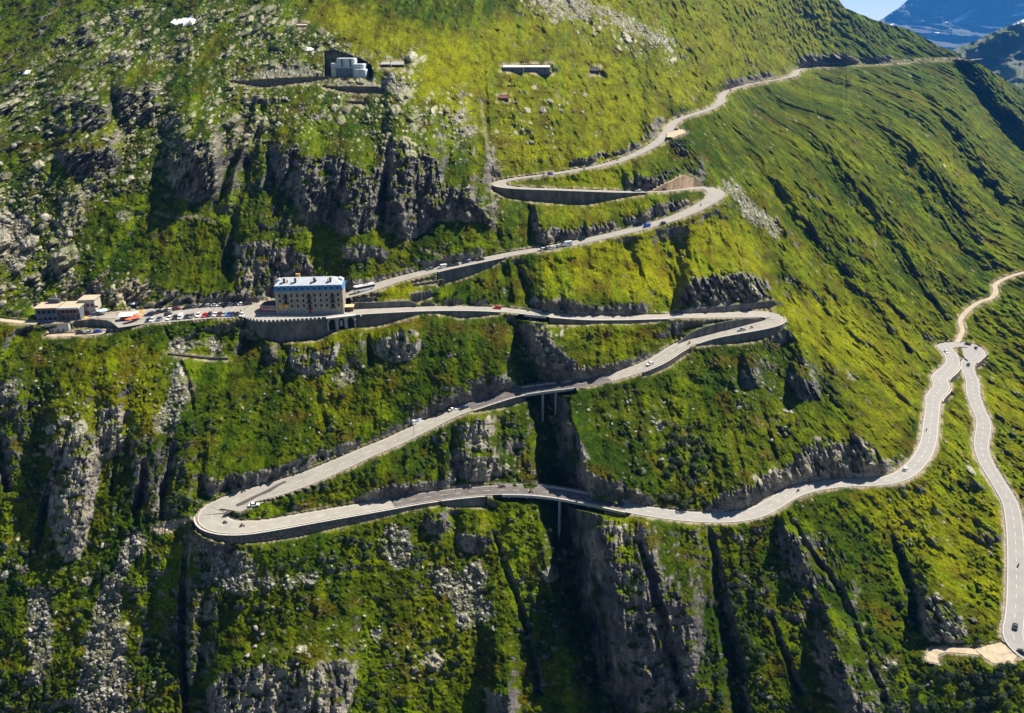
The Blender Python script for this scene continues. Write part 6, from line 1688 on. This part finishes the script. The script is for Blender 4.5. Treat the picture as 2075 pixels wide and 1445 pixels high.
ZB = [([(60,700),(330,690),(380,880),(80,880)],34,0.55,1.1,"small pale boulder in the grass below the parking terrace"),
 ([(60,1120),(240,1100),(380,1200),(380,1440),(20,1440)],22,0.6,1.2,"pale boulder on the bushy slope at the bottom left"),
 ([(0,230),(160,180),(330,260),(120,560),(0,600)],26,1.2,2.8,"big lichen grey boulder on the rubble slope at the left edge"),
 ([(330,60),(620,40),(900,150),(900,250),(640,230),(460,150)],26,0.9,2.0,"grey boulder among the rocks around the fort"),
 ([(990,170),(1190,170),(1200,290),(1020,310)],22,1.0,2.4,"pale boulder on the meadow below the long barrack"),
 ([(1120,20),(1300,60),(1480,150),(1300,140)],16,1.2,2.6,"grey boulder on the sunny meadow near the top"),
 ([(430,760),(1000,700),(860,840),(560,900)],20,0.5,1.0,"small pale boulder in the green slope under the hotel crags"),
 ([(1110,820),(1400,800),(1420,940),(1220,930)],16,0.6,1.4,"pale boulder on the slope between the two lower viaducts' right ends"),
 ([(1480,700),(1680,720),(1680,900),(1500,900)],18,0.9,2.0,"grey boulder on the slope below the right hairpin"),
 ([(430,1120),(1000,1060),(1050,1300),(480,1340)],30,0.5,1.3,"pale boulder on the green block below the lower road"),
 ([(1560,1050),(1950,1050),(1950,1200),(1650,1200)],14,0.5,1.2,"pale boulder on the lower right slope"),
 ([(1400,560),(1550,560),(1560,610),(1400,615)],12,0.9,2.0,"grey block in the rubble above the right hairpin's long wall")]
nb = 0
for poly, n, r0, r1_, lab in ZB:
    for u, v in scatter_in(poly, n, 9, usedB):
        p = on_ground(u, v); s_ = r0 + (r1_ - r0) * rng.random()**2
        o = link(bpy.data.objects.new("boulder", BM[rng.randrange(6)])); o.location = p + Vector((0, -0.15*s_, 0.15*s_)); o.scale = (s_, s_, s_); o.rotation_euler = (rng.uniform(-.4,.4), rng.uniform(-.4,.4), rng.uniform(0,6.28))
        tag(o, lab, "boulder", "loose boulders on the mountainside"); nb += 1
usedS = []
ZS = [([(1345,850),(1425,860),(1430,1035),(1330,1030)],34,1.8,3.6,(0,1),"dark green bush in the cleft above the right end of the long viaduct"),
 ([(1440,1150),(1560,1180),(1560,1440),(1450,1440),(1400,1300)],44,1.6,3.0,(0,1,1),"grey green bush in the cleft below the lower road"),
 ([(1130,850),(1165,850),(1175,960),(1130,960)],8,1.6,3.0,(1,1,0),"grey green bush on the dark right wall of the gorge"),
 ([(1040,1080),(1150,1070),(1190,1300),(1120,1330),(1060,1200)],24,1.4,2.8,(1,0),"bush on the rim left of the lower gorge"),
 ([(560,1090),(1040,1050),(1060,1130),(700,1130)],20,1.2,2.4,(0,2),"bush on the slope just below the lower road wall"),
 ([(560,1130),(640,1130),(640,1160),(560,1160)],3,1.8,2.3,(0,),"round dark bush standing in the pale scree below the hairpin"),
 ([(60,1150),(380,1150),(380,1445),(60,1445)],38,1.2,2.4,(0,2,0),"dark green bush on the stony slope at the bottom left"),
 ([(1780,1350),(2075,1345),(2075,1445),(1760,1445)],34,1.5,3.0,(0,1),"bush in the thicket at the bottom right corner"),
 ([(1815,1100),(1850,1100),(1880,1260),(1850,1300)],14,1.4,2.4,(1,1),"grey green bush in the narrow cleft left of the last bend"),
 ([(230,860),(410,860),(410,1040),(250,1000)],26,1.3,2.6,(0,2),"dark bush on the steep slope left of the lower hairpin"),
 ([(420,780),(560,800),(600,930),(430,940)],16,1.2,2.2,(0,2),"bush on the green slope above the lower hairpin"),
 ([(640,900),(900,860),(900,960),(760,985)],14,1.2,2.4,(0,2),"bush on the green wedge between the long straight and the lower road"),
 ([(870,560),(1020,560),(1010,610),(880,605)],12,1.0,2.0,(2,0),"bright bush between the upper road and the front road"),
 ([(1220,1380),(1400,1330),(1420,1445),(1220,1445)],12,1.4,2.6,(1,0),"bush at the foot of the dark gorge cliff")]
ns = 0
for poly, n, r0, r1_, mis, lab in ZS:
    for u, v in scatter_in(poly, n, 10, usedS):
        p = on_ground(u, v); s_ = (r0 + (r1_ - r0) * rng.random()) * 0.85
        mi = rng.choice(mis); me_ = rng.choice([m for k, m in SHR if k == mi])
        o = link(bpy.data.objects.new("bush", me_)); o.location = p; o.scale = (s_ * rng.uniform(.9,1.3), s_, s_ * rng.uniform(.8,1.2)); o.rotation_euler = (rng.uniform(0, .35), 0, rng.uniform(0,6.28))
        tag(o, lab, "bush", "bushes on the mountainside"); ns += 1
print("boulders", nb, "bushes", ns)
